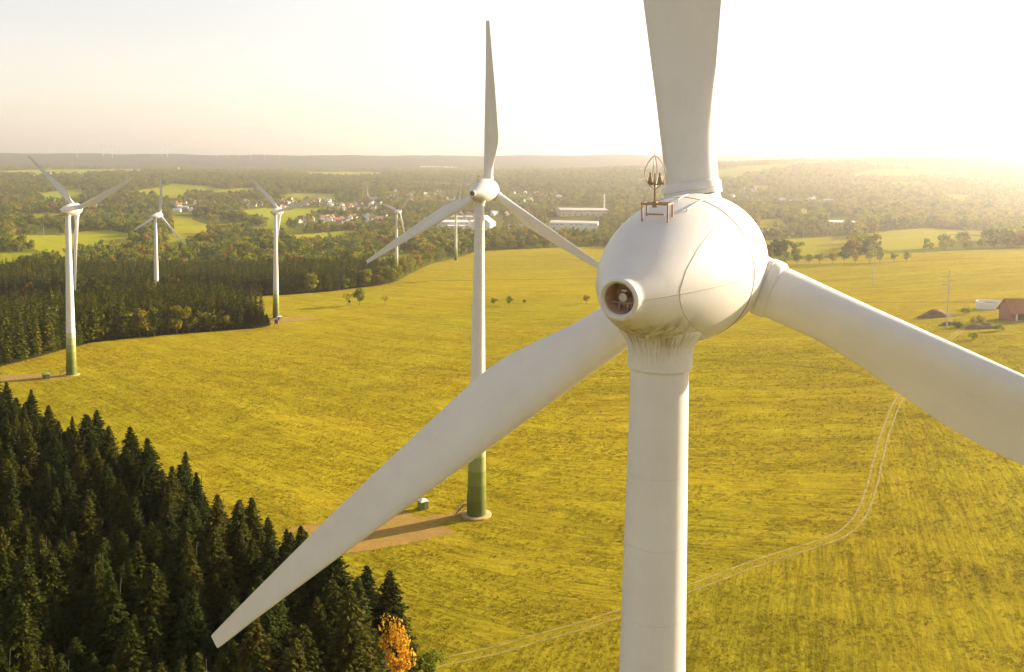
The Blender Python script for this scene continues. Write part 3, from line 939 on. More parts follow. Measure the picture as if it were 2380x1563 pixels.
# ------------------------------------------------------------------ trees
def spruce(seed, H=18.0, Rm=2.5, dens=1.0, size=1.0):
    g = np.random.default_rng(seed)
    Q = []; T = []
    nlev = int(30 * dens)
    zs = np.linspace(.10, .985, nlev) ** .92
    lean = g.normal(0, .012, 2)
    bulge = g.uniform(.75, 1.0)
    for z in zs:
        r = Rm * min(1.0, (1 - z) ** bulge * 1.12 + .03) * (.8 + .2 * min(1, z / .22)) * g.uniform(.82, 1.15)
        nb = max(4, int(g.integers(7, 11) * (0.65 + .5 * r / Rm) * dens ** .5))
        a0 = g.uniform(0, 2 * PI)
        for k in range(nb):
            az = a0 + k * 2 * PI / nb + g.normal(0, .22)
            L = r * g.uniform(.66, 1.2)
            if L < .12: L = .12
            ns = max(2, int(L / (.34 / dens ** .5)))
            u = (np.arange(ns) + g.uniform(.3, .9, ns)) / ns
            dr = g.uniform(.20, .42)
            out = L * u
            zz = z * H + .10 * L - dr * out + .22 * out * u
            d = np.array([math.cos(az), math.sin(az)]); t = np.array([-d[1], d[0]])
            for side in (-1, 0, 1):
                wd = .42 * (1 - .55 * u) * L * .5 if side else 0 * u
                off = side * wd * g.uniform(.4, 1.1, ns)
                c = np.stack([d[0] * out + t[0] * off + lean[0] * zz, d[1] * out + t[1] * off + lean[1] * zz, zz - np.abs(off) * .25 + g.normal(0, .05, ns)], 1)
                s = size * g.uniform(.20, .40, ns) * (.75 + .35 * min(1, L / 1.5))
                # spray: a slender drooping leaf shape pointing outwards and sideways
                fx = np.stack([d[0] + side * t[0] * .8 + g.normal(0, .25, ns), d[1] + side * t[1] * .8 + g.normal(0, .25, ns), -.35 + g.normal(0, .3, ns)], 1)
                fx /= np.linalg.norm(fx, axis=1)[:, None]
                upv = np.stack([g.normal(0, .45, ns), g.normal(0, .45, ns), np.ones(ns)], 1)
                sx = np.cross(fx, upv); sx /= np.linalg.norm(sx, axis=1)[:, None]
                s_ = s[:, None]
                Q.append(np.stack([c - fx * s_ * .9, c + sx * s_ * .55 + fx * s_ * .1, c + fx * s_ * 1.35, c - sx * s_ * .55 + fx * s_ * .1], 1))
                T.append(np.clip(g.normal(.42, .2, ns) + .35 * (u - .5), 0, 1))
    # leader
    c = np.array([lean[0] * H, lean[1] * H, H * .985]); n = 5
    for k in range(n):
        a = k * 2 * PI / n
        e = np.array([math.cos(a), math.sin(a), 0])
        Q.append(np.array([[c - np.array([0, 0, .5]), c + e * .10 - np.array([0, 0, .2]), c + np.array([0, 0, .45]), c - e * .10 - np.array([0, 0, .2])]]))
        T.append(np.array([.7]))
    return np.concatenate(Q), np.concatenate(T)


def trunk_mesh(name, H, r0, limbs=0, spread=3, seed=0, start=.3, mat='bark'):
    g = np.random.default_rng(seed)
    m_ = MB()
    z = np.linspace(-.4, H, 7)
    j = np.cumsum(g.normal(0, .012 * H, (7, 2)), axis=0) * (z / H).clip(0, 1)[:, None]
    pts = np.column_stack([j, z])
    m_.tube(pts, r0 * (1 - .85 * np.clip(z / H, 0, 1)) + .02, 7)
    for k in range(limbs):
        q = start + (1 - start) * .8 * k / max(limbs, 1)
        p0 = np.array([np.interp(q * H, z, pts[:, 0]), np.interp(q * H, z, pts[:, 1]), q * H])
        a = k * 2.4 + g.uniform(0, .6)
        L = spread * g.uniform(.6, 1.0)
        d = np.array([math.cos(a), math.sin(a), g.uniform(.5, 1.1)])
        m_.tube([p0, p0 + d * L * .5, p0 + d * L + np.array([0, 0, .2 * L])], [r0 * .42 * (1 - q * .5), r0 * .25, .02], 5)
    return m_.mesh(name, M[mat], smooth=True)


def broadleaf(seed, H=15.0, Rm=5.0, clumps=18, per=75, leaf=.5, base=.14, sparse=1.0):
    g = np.random.default_rng(seed)
    Q = []; T = []
    zc = H * (base + (1 - base) * .52); rz = H * (1 - base) * .5
    cs = []
    for k in range(clumps):
        for _ in range(20):
            v = g.normal(0, 1, 3); v /= np.linalg.norm(v)
            rr = g.uniform(.25, .80) ** .7
            c = np.array([v[0] * Rm * rr, v[1] * Rm * rr, zc + v[2] * rz * rr])
            wz = (c[2] - zc) / rz
            if np.hypot(c[0], c[1]) < Rm * (.82 if wz < 0 else .82 * math.sqrt(1 - .75 * wz * wz)): break
        cs.append((c, g.uniform(.26, .44) * Rm))
    for c, r in cs:
        n = int(per * g.uniform(.7, 1.3) * sparse)
        v = g.normal(0, 1, (n, 3)); v /= np.linalg.norm(v, axis=1)[:, None]
        rad = r * g.uniform(.55, 1.12, n) ** .6
        p = c + v * rad[:, None] * np.array([1, 1, .85])
        p[:, 2] = np.maximum(p[:, 2], H * base * .55)
        s = (leaf * g.uniform(.6, 1.3, n))[:, None]
        nr_ = v + g.normal(0, .65, (n, 3)); nr_ /= np.linalg.norm(nr_, axis=1)[:, None]
        ref = g.normal(0, 1, (n, 3))
        a = np.cross(nr_, ref); a /= np.linalg.norm(a, axis=1)[:, None]
        b = np.cross(nr_, a)
        j = lambda: g.uniform(.6, 1.25, (n, 1))
        Q.append(np.stack([p - a * s * j(), p - b * s * j() * .8, p + a * s * j(), p + b * s * j() * .8], 1))
        T.append(np.clip(g.normal(.5, .2, n) + g.normal(0, .12), 0, 1))
    return np.concatenate(Q), np.concatenate(T)


# near, detailed kinds
SPR = []
for k in range(7):
    Hh = 18.0
    q, t = spruce(100 + k, Hh, [3.9, 4.2, 3.5, 4.5, 4.0, 3.4, 4.1][k], 1.9, .78)
    SPR.append((quadmesh('crown', q, M['spruce'], t), trunk_mesh('trunk', Hh * .95, .13, seed=k, mat='bark_dark')))
SPR_LO = []
for k in range(5):
    q, t = spruce(200 + k, 20.0, [2.6, 2.9, 2.4, 3.1, 2.7][k], .55, 1.9)
    SPR_LO.append(quadmesh('spruce_crown', q, M['spruce_mid'], t))
BL = {}


def bl_set(key, mat, n, **kw):
    H = kw.get('H', 15.0)
    BL[key] = []
    for k in range(n):
        q, t = broadleaf(hash_(key) + k, **kw)
        BL[key].append((quadmesh('crown', q, M[mat], t), trunk_mesh('trunk', H * .72, .028 * H * .7, 6, kw.get('Rm', 5) * .62, k)))


def hash_(s): return sum(ord(ch) * (i + 3) for i, ch in enumerate(s))


bl_set('leafy', 'leaf', 5, H=15, Rm=5.6, clumps=20, per=70, leaf=.55)
bl_set('dark', 'leaf_dark', 2, H=15, Rm=5.4, clumps=20, per=70, leaf=.55)
bl_set('gold', 'leaf_gold', 3, H=15, Rm=5.0, clumps=18, per=70, leaf=.5)
bl_set('orange', 'leaf_orange', 2, H=9, Rm=3.6, clumps=26, per=110, leaf=.24, base=.06)
bl_set('round', 'leaf', 2, H=10, Rm=4.4, clumps=22, per=60, leaf=.36, base=.22)
bl_set('thin', 'leaf_gold', 2, H=8, Rm=3.2, clumps=16, per=34, leaf=.22, base=.28)
bl_set('shrub', 'leaf', 2, H=4, Rm=3.2, clumps=14, per=80, leaf=.22, base=.0)
BL_LO = []
for k in range(6):
    q, t = broadleaf(900 + k, H=15, Rm=[5.6, 6.2, 5.0, 6.6, 5.4, 4.6][k], clumps=12, per=26, leaf=.95, base=.06)
    BL_LO.append(quadmesh('broadleaf_crown', q, M['leaf'], t))


def place(kind, me, tr, p, s, rz, label, cat='tree', group=None, sz=None):
    o = empty(kind, p, rz)
    o.scale = (s, s, sz or s)
    tag(o, label, cat, group)
    link('crown', me, o)
    if tr: link('trunk', tr, o)
    return o


def scatter(pl, spacing, seed, jitter=.42):
    g = np.random.default_rng(seed)
    lo, hi = pl.min(0), pl.max(0)
    xs = np.arange(lo[0], hi[0], spacing); ys = np.arange(lo[1], hi[1], spacing * .87)
    X, Y = np.meshgrid(xs, ys)
    X = X + (np.arange(len(ys)) % 2)[:, None] * spacing / 2
    P = np.stack([X.ravel(), Y.ravel()], 1)
    P += g.uniform(-jitter, jitter, P.shape) * spacing
    return P[inside(P, pl)]


# the near spruce wood: every tree its own
P = scatter(NEAR, 4.15, 11)
pr = project(np.column_stack([P, zt(P[:, 0], P[:, 1]) + 14]))
vis = (pr[:, 0] > -60) & (pr[:, 0] < 1150) & (pr[:, 1] < 1700)
order = np.argsort(np.hypot(P[:, 0], P[:, 1]))
g = np.random.default_rng(5)
near_list = [i for i in order if vis[i]]
near_main = near_list[:290]
rest_near = [i for i in range(len(P)) if i not in set(near_main)]
for i in near_main:
    v = int(g.integers(0, len(SPR)))
    s = g.uniform(.72, 1.12)
    x, y = P[i]
    place('spruce_tree', SPR[v][0], SPR[v][1], (x, y, zr(x, y)), s * g.uniform(.95, 1.15), g.uniform(0, 6.28),
          'dark green spruce among the close packed spruces of the near wood', group='spruces of the near wood', sz=s)
for n_, (px, py, s, lb) in enumerate([(850, 1328, .82, 'dark pointed spruce at the wood corner, left of two beside the orange tree'), (900, 1342, .86, 'dark broad spruce at the wood corner right above the orange tree')]):
    p = ground_h(px, py, s * 17)
    place('spruce_tree', SPR[3][0], SPR[3][1], p, s * 1.1, n_ * 1.3, lb, sz=s)
p = at(912, 111.5)
place('maple_tree', BL['orange'][0][0], BL['orange'][0][1], p, .78, .4, 'bright orange autumn tree at the corner of the near spruce wood', sz=1.18)
p = at(1003, 118.0)
place('shrub', BL['shrub'][0][0], BL['shrub'][0][1], p, .8, .4, 'low green shrub beside the orange tree at the track', 'shrub')

# single trees in the meadow
for px, py, hp, kind, lb in [
        (807, 709.6, 31, 'thin', 'thin pale tree in the meadow behind the small dark hut'),
        (835, 709.6, 38, 'round', 'round tree in the meadow right of the small dark hut'),
        (895, 708.8, 24, 'thin', 'small bare looking tree alone in the meadow'),
        (1148.4, 712, 21, 'round', 'small dark bush tree right of the second turbine tower, first of three'),
        (1183.7, 711, 22, 'round', 'small dark bush tree in the meadow, middle of three in a row'),
        (1218.4, 707, 11, 'round', 'tiny bush in the meadow at the end of a row of three'),
        (1362.6, 707, 22, 'round', 'small bush tree in the meadow close left of the big nacelle')]:
    p = ground(px, py)
    H0 = 10 if kind == 'round' else 8
    s = hp * p[1] / F / H0
    me_, tr_ = BL[kind][int(px) % 2]
    place('field_tree', me_, tr_, p, s, px, lb)
# avenue of young trees at the right
AV = [1797, 1823, 1852, 1880, 1905, 1935, 1962, 1989, 2021, 2045, 2078, 2107]
for i, px in enumerate(AV):
    p = ground(px, 617 - i * .75)
    s = [16, 13, 24, 22, 25, 24, 30, 20, 24, 24, 22, 22][i] * p[1] / F / 10 * 1.05
    me_, tr_ = BL['round'][i % 2]
    place('avenue_tree', me_, tr_, p, s, px, 'young round tree in the row along the meadow edge right of the nacelle', group='avenue trees at the right meadow edge')
# broadleaved trees along the wood fronts
WF = [(126, 814, 34, 'gold', 'yellow green tree at the wood edge left of the left turbine tower'),
      (293, 787, 70, 'leafy', 'green tree at the wood front right of the left turbine'), (325, 785, 66, 'gold', 'pale green leafy tree at the wood front, second from the left turbine'),
      (358, 782, 62, 'leafy', 'autumn coloured narrow tree at the wood front, third from the left turbine'), (411, 778, 72, 'gold', 'tall pale green tree in the middle of the wood front'),
      (440, 775, 66, 'gold', 'pale tree beside the tallest one of the wood front'), (472, 769, 56, 'leafy', 'rounded green tree at the wood front'), (506, 766, 52, 'gold', 'rounded pale tree at the wood front towards its tip'),
      (540, 764, 46, 'leafy', 'low olive tree near the tip of the wood'),
      (597, 686, 44, 'gold', 'golden tree in front of the dark wood left of the third turbine'), (731, 675, 46, 'gold', 'yellow green tree in front of the dark wood right of the third turbine'),
      (700, 677, 36, 'dark', 'dark tree left of the yellow green one on the far wood front'), (762, 674, 38, 'leafy', 'olive tree on the far wood front'), (790, 672, 36, 'gold', 'light olive tree on the far wood front'), (820, 669, 38, 'dark', 'dark tree on the far wood front towards its tip'),
      (850, 667, 50, 'leafy', 'large round tree near the right tip of the far wood'), (880, 664, 48, 'gold', 'golden olive tree at the right tip of the far wood'), (905, 662, 46, 'leafy', 'last round tree at the right tip of the far wood'),
      (1000, 600, 28, 'gold', 'wide golden bush tree alone near the small turbine at the meadow edge')]
for px, hp in ((252, 58), (272, 64), (310, 66), (342, 60), (374, 58), (392, 66), (426, 68), (456, 60), (489, 52), (522, 48), (235, 50), (640, 40), (670, 42), (660, 36)):
    py_ = float(np.interp(px, [215, 270, 430, 560, 640, 760], [797, 789, 775, 766, 687, 679])) - 1
    WF.append((px, py_, hp, 'leafy' if px % 4 else 'dark', 'green leafy tree in the closed row along the wood fronts beyond the meadow'))
for k, (px, py, hp, kind, lb) in enumerate(WF):
    p = ground(px, py)
    s = hp * p[1] / F / 15
    arr = BL[kind]
    me_, tr_ = arr[k % len(arr)]
    w_ = 1.55 if px == 1000 else 1.0
    place('broadleaf_tree', me_, tr_, p, s * w_, k * 1.1, lb, group='leafy trees in the closed wood front row' if 'closed row' in lb else None, sz=s)

# small spruces closing the tip of wood B
for k, (px, py, hp) in enumerate([(560, 764, 52), (578, 763, 50), (596, 762, 46), (610, 761, 40), (620, 760, 32)]):
    p = ground(px, py)
    s = hp * p[1] / F / 18
    place('spruce_tree', SPR[k][0], SPR[k][1], p, s * 1.35, k, 'pointed spruce in the short row at the tip of the middle wood', group='spruces at the tip of the middle wood', sz=s)

# hedge bushes near the fifth turbine
for k, px in enumerate((905, 930, 938, 945, 953, 961, 968, 975, 983)):
    p = ground(px, 610 - (px - 905) * .14)
    s = [10, 7, 9, 8, 8, 9, 11, 9, 8][k] * p[1] / F / 4
    place('hedge_shrub', BL['shrub'][k % 2][0], None, p, s, k, 'low bush in the broken hedge right of the small turbine', 'shrub', 'bushes of the broken hedge')

# ------------------------------------------------------------------ stuff: woods too far and too many to count, instanced on points
def instanced(name, meshes, P, S, SZ, ROT, IDX, label, extra=None):
    me = bpy.data.meshes.new(name)
    n = len(P)
    me.vertices.add(n)
    me.vertices.foreach_set('co', np.asarray(P, np.float32).ravel())
    a = me.attributes.new('sxyz', 'FLOAT_VECTOR', 'POINT'); a.data.foreach_set('vector', np.stack([S, S, SZ], 1).astype(np.float32).ravel())
    a = me.attributes.new('rotz', 'FLOAT_VECTOR', 'POINT'); a.data.foreach_set('vector', np.stack([np.zeros(n), np.zeros(n), ROT], 1).astype(np.float32).ravel())
    a = me.attributes.new('pick', 'INT', 'POINT'); a.data.foreach_set('value', np.asarray(IDX, np.int32))
    me.update()
    o = link(name, me)
    col = bpy.data.collections.new(name + '_kinds')
    for k, m_ in enumerate(meshes):
        ob = bpy.data.objects.new(f'{name}_kind_{k:02d}', m_)
        col.objects.link(ob)
    ng = bpy.data.node_groups.new(name, 'GeometryNodeTree')
    ng.interface.new_socket('Geometry', in_out='INPUT', socket_type='NodeSocketGeometry')
    ng.interface.new_socket('Geometry', in_out='OUTPUT', socket_type='NodeSocketGeometry')
    gi = ng.nodes.new('NodeGroupInput'); go = ng.nodes.new('NodeGroupOutput')
    ci = ng.nodes.new('GeometryNodeCollectionInfo'); ci.inputs['Collection'].default_value = col
    ci.inputs['Separate Children'].default_value = True; ci.inputs['Reset Children'].default_value = True
    ip = ng.nodes.new('GeometryNodeInstanceOnPoints'); ip.inputs['Pick Instance'].default_value = True
    def attr(nm, t):
        q = ng.nodes.new('GeometryNodeInputNamedAttribute'); q.data_type = t; q.inputs['Name'].default_value = nm
        return [s for s in q.outputs if s.enabled and s.name == 'Attribute'][0]
    L = ng.links.new
    L(gi.outputs[0], ip.inputs['Points']); L(ci.outputs[0], ip.inputs['Instance'])
    L(attr('pick', 'INT'), ip.inputs['Instance Index'])
    L(attr('rotz', 'FLOAT_VECTOR'), ip.inputs['Rotation'])
    L(attr('sxyz', 'FLOAT_VECTOR'), ip.inputs['Scale'])
    L(ip.outputs[0], go.inputs[0])
    md = o.modifiers.new('spread', 'NODES'); md.node_group = ng
    tag(o, label, 'woodland', kind='stuff')
    return o


g = np.random.default_rng(21)
# woods B, C and what is left of the near wood: spruces
PB = scatter(WB, 3.9, 31); PC = scatter(WC, 4.0, 32)
tc_ = np.array([(b_[0][0], b_[0][1]) for b_ in TURB])
allP = np.concatenate([PB, PC, P[rest_near]])
keep = np.ones(len(allP), bool)
for c_ in tc_: keep &= np.hypot(allP[:, 0] - c_[0], allP[:, 1] - c_[1]) > 5
allP = allP[keep]
n = len(allP)
S = g.uniform(.66, 1.18, n)
SZ = S * g.uniform(.85, 1.1, n)
isl = allP[:, 1] < 240
S[isl] *= .85; SZ[isl] *= .82
pk = g.integers(0, 5, n); mixd = (~isl) & (allP[:, 1] > 455) & (g.random(n) < .10); pk[mixd] = 12 + g.integers(0, 6, int(mixd.sum())); pk[isl] = 5 + g.integers(0, 7, int(isl.sum()))
instanced('spruce_forest', SPR_LO + [q[0] for q in SPR] + BL_LO, np.column_stack([allP, zt(allP[:, 0], allP[:, 1])]), S, SZ, g.uniform(0, 6.28, n), pk, 'dense dark spruce woods behind the left turbines')

# valley: broadleaved trees everywhere but on the pastures, in the villages and beyond the meadow edge
CLEAR = [[(1010, 506), (1112, 506), (1112, 535), (1010, 535)], [(1122, 498), (1168, 498), (1168, 537), (1122, 537)], [(1270, 508), (1394, 508), (1394, 536), (1275, 536)],
         [(1298, 480), (1424, 478), (1424, 503), (1298, 503)], [(1398, 446), (1412, 446), (1412, 490), (1398, 490)], [(843, 422), (862, 422), (866, 464), (840, 464)], [(1920, 508), (1994, 508), (1994, 522), (1920, 522)],
         [(690, 508), (706, 508), (706, 519), (690, 519)], [(755, 506), (802, 506), (802, 517), (755, 517)], [(785, 476), (840, 476), (840, 489), (785, 489)], [(420, 478), (440, 478), (440, 489), (420, 489)], [(1404, 385), (1406, 385), (1406, 386)]]
VILL = [poly(v) for v in [
    [(380, 497), (380, 470), (510, 466), (510, 494)], [(560, 488), (560, 466), (780, 462), (780, 484)], [(672, 536), (680, 503), (910, 500), (905, 535)],
    [(760, 497), (760, 470), (890, 468), (890, 500)], [(1000, 545), (1010, 500), (1240, 495), (1260, 545)], [(1270, 540), (1270, 508), (1395, 505), (1400, 538)], [(1290, 504), (1295, 480), (1425, 478), (1430, 502)],
    [(1180, 480), (1180, 446), (1300, 446), (1300, 480)], [(900, 472), (900, 445), (1080, 443), (1080, 472)], [(1690, 472), (1690, 440), (1760, 440), (1760, 472)], [(1750, 482), (1755, 458), (1960, 460), (1960, 480)], [(60, 415), (60, 405), (200, 405), (200, 415)], [(215, 490), (215, 478), (300, 478), (300, 490)], [(1930, 525), (1930, 505), (2010, 505), (2010, 525)]]]


def valley_points(d0, d1, step, seed, tlim=.66):
    gg = np.random.default_rng(seed)
    area = tlim * (d1 ** 2 - d0 ** 2)
    n = int(area / step)
    y = np.sqrt(gg.uniform(d0 ** 2, d1 ** 2, n)); x = gg.uniform(-tlim, tlim, n) * y
    Pp = np.stack([x, y], 1)
    k = y > edge_depth(x, y) + 4
    for pl in [WB, WC]: k &= ~inside(Pp, pl)
    zz = zt(Pp[:, 0], Pp[:, 1])
    for hh_ in (0., 4., 8., 12.):
        q = project(np.column_stack([Pp, zz + hh_]))[:, :2]
        for pl in FIELDS + CLEAR: k &= ~inside(q, np.array(pl, float))
    vv = np.zeros(n, bool)
    for pl in VILL: vv |= inside(Pp, pl)
    k &= ~(vv & (gg.random(n) < .86))
    clump = np.sin(x / 67. + 3 * np.sin(y / 140.)) + np.sin(y / 88. + 2.2 * np.sin(x / 120.)) + .6 * np.sin(x / 23. + y / 31.)
    k &= (clump > -.75) | (gg.random(n) < .12)
    for c_ in tc_: k &= np.hypot(x - c_[0], y - c_[1]) > 12
    return Pp[k]


V1 = valley_points(700, 2000, 120, 41)
V2 = valley_points(2000, 3600, 185, 42)
V3 = valley_points(3600, 7200, 330, 43)
# no trees on the far open patches
pm = (np.sin(V3[:, 0] / 310. + 2 * np.sin(V3[:, 1] / 520.)) * np.sin(V3[:, 1] / 430. + 1.5 * np.sin(V3[:, 0] / 390.)) > .52) & (V3[:, 1] > 3800)
V3 = V3[~pm]
pr = project(np.column_stack([V1, zt(V1[:, 0], V1[:, 1])]))
inv = (pr[:, 0] > 0) & (pr[:, 0] < 2380)
score = np.where(inv, V1[:, 1], 1e9)
o_ = np.argsort(score)
# keep the ones hidden behind the big nacelle out of the count
hid = ((pr[:, 0] > 1390) & (pr[:, 0] < 1770) & (pr[:, 1] > 470))
indiv = [i for i in o_ if inv[i] and not hid[i]][:235]
gi_ = np.random.default_rng(8)
for i in indiv:
    x, y = V1[i]
    kind = ['leafy', 'leafy', 'dark', 'gold'][int(gi_.integers(0, 4))]
    arr = BL[kind]; me_, tr_ = arr[int(gi_.integers(0, len(arr)))]
    s = gi_.uniform(.62, 1.3)
    lb = {'leafy': 'green to russet round tree among the trees of the valley wood beyond the meadow', 'dark': 'dark green round tree among the trees of the valley wood beyond the meadow', 'gold': 'yellow green tree among the trees of the valley wood beyond the meadow'}[kind]
    place('valley_tree', me_, tr_, (x, y, zr(x, y) - .2), s, gi_.uniform(0, 6.28), lb, group=f'{kind} trees of the valley wood', sz=s * gi_.uniform(.85, 1.15))
si = set(indiv)
V1 = V1[[i for i in range(len(V1)) if i not in si]]
allV = np.concatenate([V1, V2, V3])
n = len(allV)
d_ = allV[:, 1]
S = g.uniform(.5, 1.0, n) ** 1.2 * 1.55 * np.where(d_ > 3600, 1.25, 1.0)
SZ = S * g.uniform(.8, 1.15, n) * np.where(d_ > 3600, .85, 1.0)
instanced('valley_woods', BL_LO, np.column_stack([allV, zt(allV[:, 0], allV[:, 1]) - .3]), S, SZ, g.uniform(0, 6.28, n), g.integers(0, 6, n), 'broadleaved woods and hedges filling the valley to the hills')
print('stuff trees', len(allP), len(allV), 'near', len(near_main))

# ------------------------------------------------------------------ stuff: tussocks of the mown meadow
def vnoise(x, y, sc, seed):
    gg = np.random.default_rng(seed)
    tb_ = gg.random((256, 256))
    u, v = x / sc, y / sc
    i, j = np.floor(u).astype(int), np.floor(v).astype(int)
    f, h = u - i, v - j
    f = f * f * (3 - 2 * f); h = h * h * (3 - 2 * h)
    t = lambda a, b: tb_[a % 256, b % 256]
    return (t(i, j) * (1 - f) + t(i + 1, j) * f) * (1 - h) + (t(i, j + 1) * (1 - f) + t(i + 1, j + 1) * f) * h


M['tussock'] = mat_leaf('meadow_tussock', [(0, (.22, .185, .008)), (.5, (.32, .25, .010)), (1, (.41, .31, .013))], .5, .6)
TUS = []
for k in range(4):
    gg = np.random.default_rng(70 + k)
    n = 16
    a = gg.uniform(0, 6.28, n); r_ = gg.uniform(0, .42, n)
    c = np.stack([r_ * np.cos(a), r_ * np.sin(a), np.zeros(n)], 1)
    d = np.stack([np.cos(a) * .5, np.sin(a) * .5, gg.uniform(.05, .24, n)], 1) * gg.uniform(.2, .40, n)[:, None]
    w = np.stack([-np.sin(a), np.cos(a), np.zeros(n)], 1) * gg.uniform(.06, .13, n)[:, None]
    TUS.append(quadmesh('tussock', np.stack([c - w, c + w, c + d + w * .3, c + d - w * .3], 1), M['tussock'], gg.random(n)))
gg = np.random.default_rng(99)
n = 800000
yy = np.sqrt(gg.uniform(95. ** 2, 520. ** 2, n)); xx = gg.uniform(-.60, .60, n) * yy
u_ = xx * .80 - yy * .60 * (xx < 20) + yy * .25 * (xx >= 20); v_ = yy * .80 + xx * .60 * (xx < 20) + xx * .05 * (xx >= 20)
dens = .45 * vnoise(u_ * .22, v_, 1.9, 1) + .35 * vnoise(xx, yy, 5.5, 2) + .35 * vnoise(u_ * .12, v_, 6.0, 3)
k = gg.random(n) < np.clip(.02 + .75 * (dens - .36) / .55, .02, .55) * np.clip((520 - yy) / 400, 0, 1) ** 1.3
Pg = np.stack([xx, yy], 1)
for pl in (NEAR, WB): k &= ~inside(Pg, pl)
k &= yy < edge_depth(xx, yy)
for pts in ([(640, 1240), (700, 1222), (760, 1215), (941, 1190), (975, 1203), (1075, 1190), (1085, 1206), (1013, 1216), (1062, 1238.7), (944, 1264.6), (844, 1282), (800, 1288), (738, 1240)], [(-60, 874), (50, 871), (98, 869), (165, 874), (165, 877), (110, 884), (50, 887), (-60, 893)]):
    k &= ~inside(Pg, poly(pts))
tk_ = np.array(c_trk)
idx_ = np.nonzero(k)[0]
dd = np.full(len(idx_), 9.0)
for q in tk_[::4]: dd = np.minimum(dd, np.hypot(xx[idx_] - q[0], yy[idx_] - q[1]))
idx_ = idx_[dd > 1.7]
Pg = Pg[idx_]; n = len(Pg)
S = gg.uniform(.4, 1.0, n) * (1 + .6 * np.clip((Pg[:, 1] - 150) / 250, 0, 1))
instanced('meadow_grass', TUS, np.column_stack([Pg, zt(Pg[:, 0], Pg[:, 1])]), S, S * gg.uniform(.6, 1.2, n), gg.uniform(0, 6.28, n), gg.integers(0, 4, n), 'short tussocky grass of the mown meadow')
bpy.data.objects['meadow_grass']['category'] = 'grass'
print('tussocks', n)

# ------------------------------------------------------------------ buildings
M['wall_white'] = simple('white_render', (.74, .71, .66), .8, .08, .4)
M['wall_cream'] = simple('cream_render', (.62, .52, .36), .8, .08, .4)
M['wall_brick'] = simple('red_brick_wall', (.30, .13, .08), .85, .15, .8)
M['roof_red'] = simple('red_tiles', (.32, .12, .06), .8, .2, .7)
M['roof_brown'] = simple('brown_tiles', (.15, .085, .06), .8, .2, .7)
M['roof_grey'] = simple('grey_slate', (.13, .125, .13), .6, .2, .7)
M['roof_light'] = simple('light_sheet_roof', (.66, .64, .62), .5, .06, .2)
M['glass'] = simple('window_glass', (.05, .055, .06), .15, .1)
M['green_paint'] = simple('green_paint', (.19, .22, .045), .6, .1)
M['sheet_glass'] = simple('dusty_strip_window', (.22, .22, .22), .4, .2)
M['roof_sheet'] = simple('weathered_sheet_roof', (.46, .44, .41), .6, .12, .1)
M['green_door'] = simple('dark_green_paint', (.09, .11, .03), .6, .1)
M['timber'] = simple('dark_timber', (.10, .065, .035), .85, .25, 4)
M['spire'] = simple('spire_slate', (.20, .15, .12), .6, .15, .5)

gable_cache = {}


def gable_house(w, d, h, rh, wall, roof, chim):
    key = (w, d, h, rh, wall, roof, chim)
    if key in gable_cache: return gable_cache[key]
    m_ = MB()
    x, y = w / 2, d / 2
    m_.add([(-x, -y, -2), (x, -y, -2), (x, y, -2), (-x, y, -2), (-x, -y, h), (x, -y, h), (x, y, h), (-x, y, h), (-x, 0, h + rh), (x, 0, h + rh)],
           [(0, 1, 5, 4), (2, 3, 7, 6), (1, 2, 6, 9, 5), (3, 0, 4, 8, 7)])
    wl = m_.mesh('wall', M[wall])
    m_ = MB(); o = .5; t = .25
    k = rh / y
    for sg in (-1, 1):
        v = [(-x - o, sg * (y + o), h - o * k + .05), (x + o, sg * (y + o), h - o * k + .05), (x + o, 0, h + rh + .05), (-x - o, 0, h + rh + .05)]
        v += [(a, b, c_ + t) for a, b, c_ in v]
        m_.add(v, [(0, 1, 2, 3), (4, 5, 6, 7), (0, 1, 5, 4), (1, 2, 6, 5), (2, 3, 7, 6), (3, 0, 4, 7)])
    rf = m_.mesh('roof', M[roof])
    ch = None
    if chim:
        m_ = MB(); m_.box((w * .2, d * .08, h + rh + .3), (.9, .7, 2.0)); ch = m_.mesh('chimney', M['wall_brick'])
    m_ = MB()
    nw = max(2, int(w / 3))
    for sg in (-1, 1):
        for i in range(nw):
            for zz in ([h * .5] if h < 4.2 else [h * .28, h * .75]):
                m_.box((-x + (i + .5) * w / nw, sg * (y + .01), zz), (1.1, .1, 1.3))
    wn = m_.mesh('window', M['glass'])
    m_ = MB(); m_.box((x + .01, 0, 1.05), (.1, 1.1, 2.1)); dn = m_.mesh('door', M['timber'])
    gable_cache[key] = (wl, rf, ch, wn, dn)
    return gable_cache[key]


def house(p, rz, spec, label, name='house', cat='house', group='houses of the village', s=1.0):
    wl, rf, ch, wn, dn = gable_house(*spec)
    o = empty(name, p, rz); o.scale = (s,) * 3
    tag(o, label, cat, group)
    link('wall', wl, o)
    r_ = link('roof', rf, o)
    if ch: link('chimney', ch, r_)
    link('window', wn, o); link('door', dn, o)
    return o


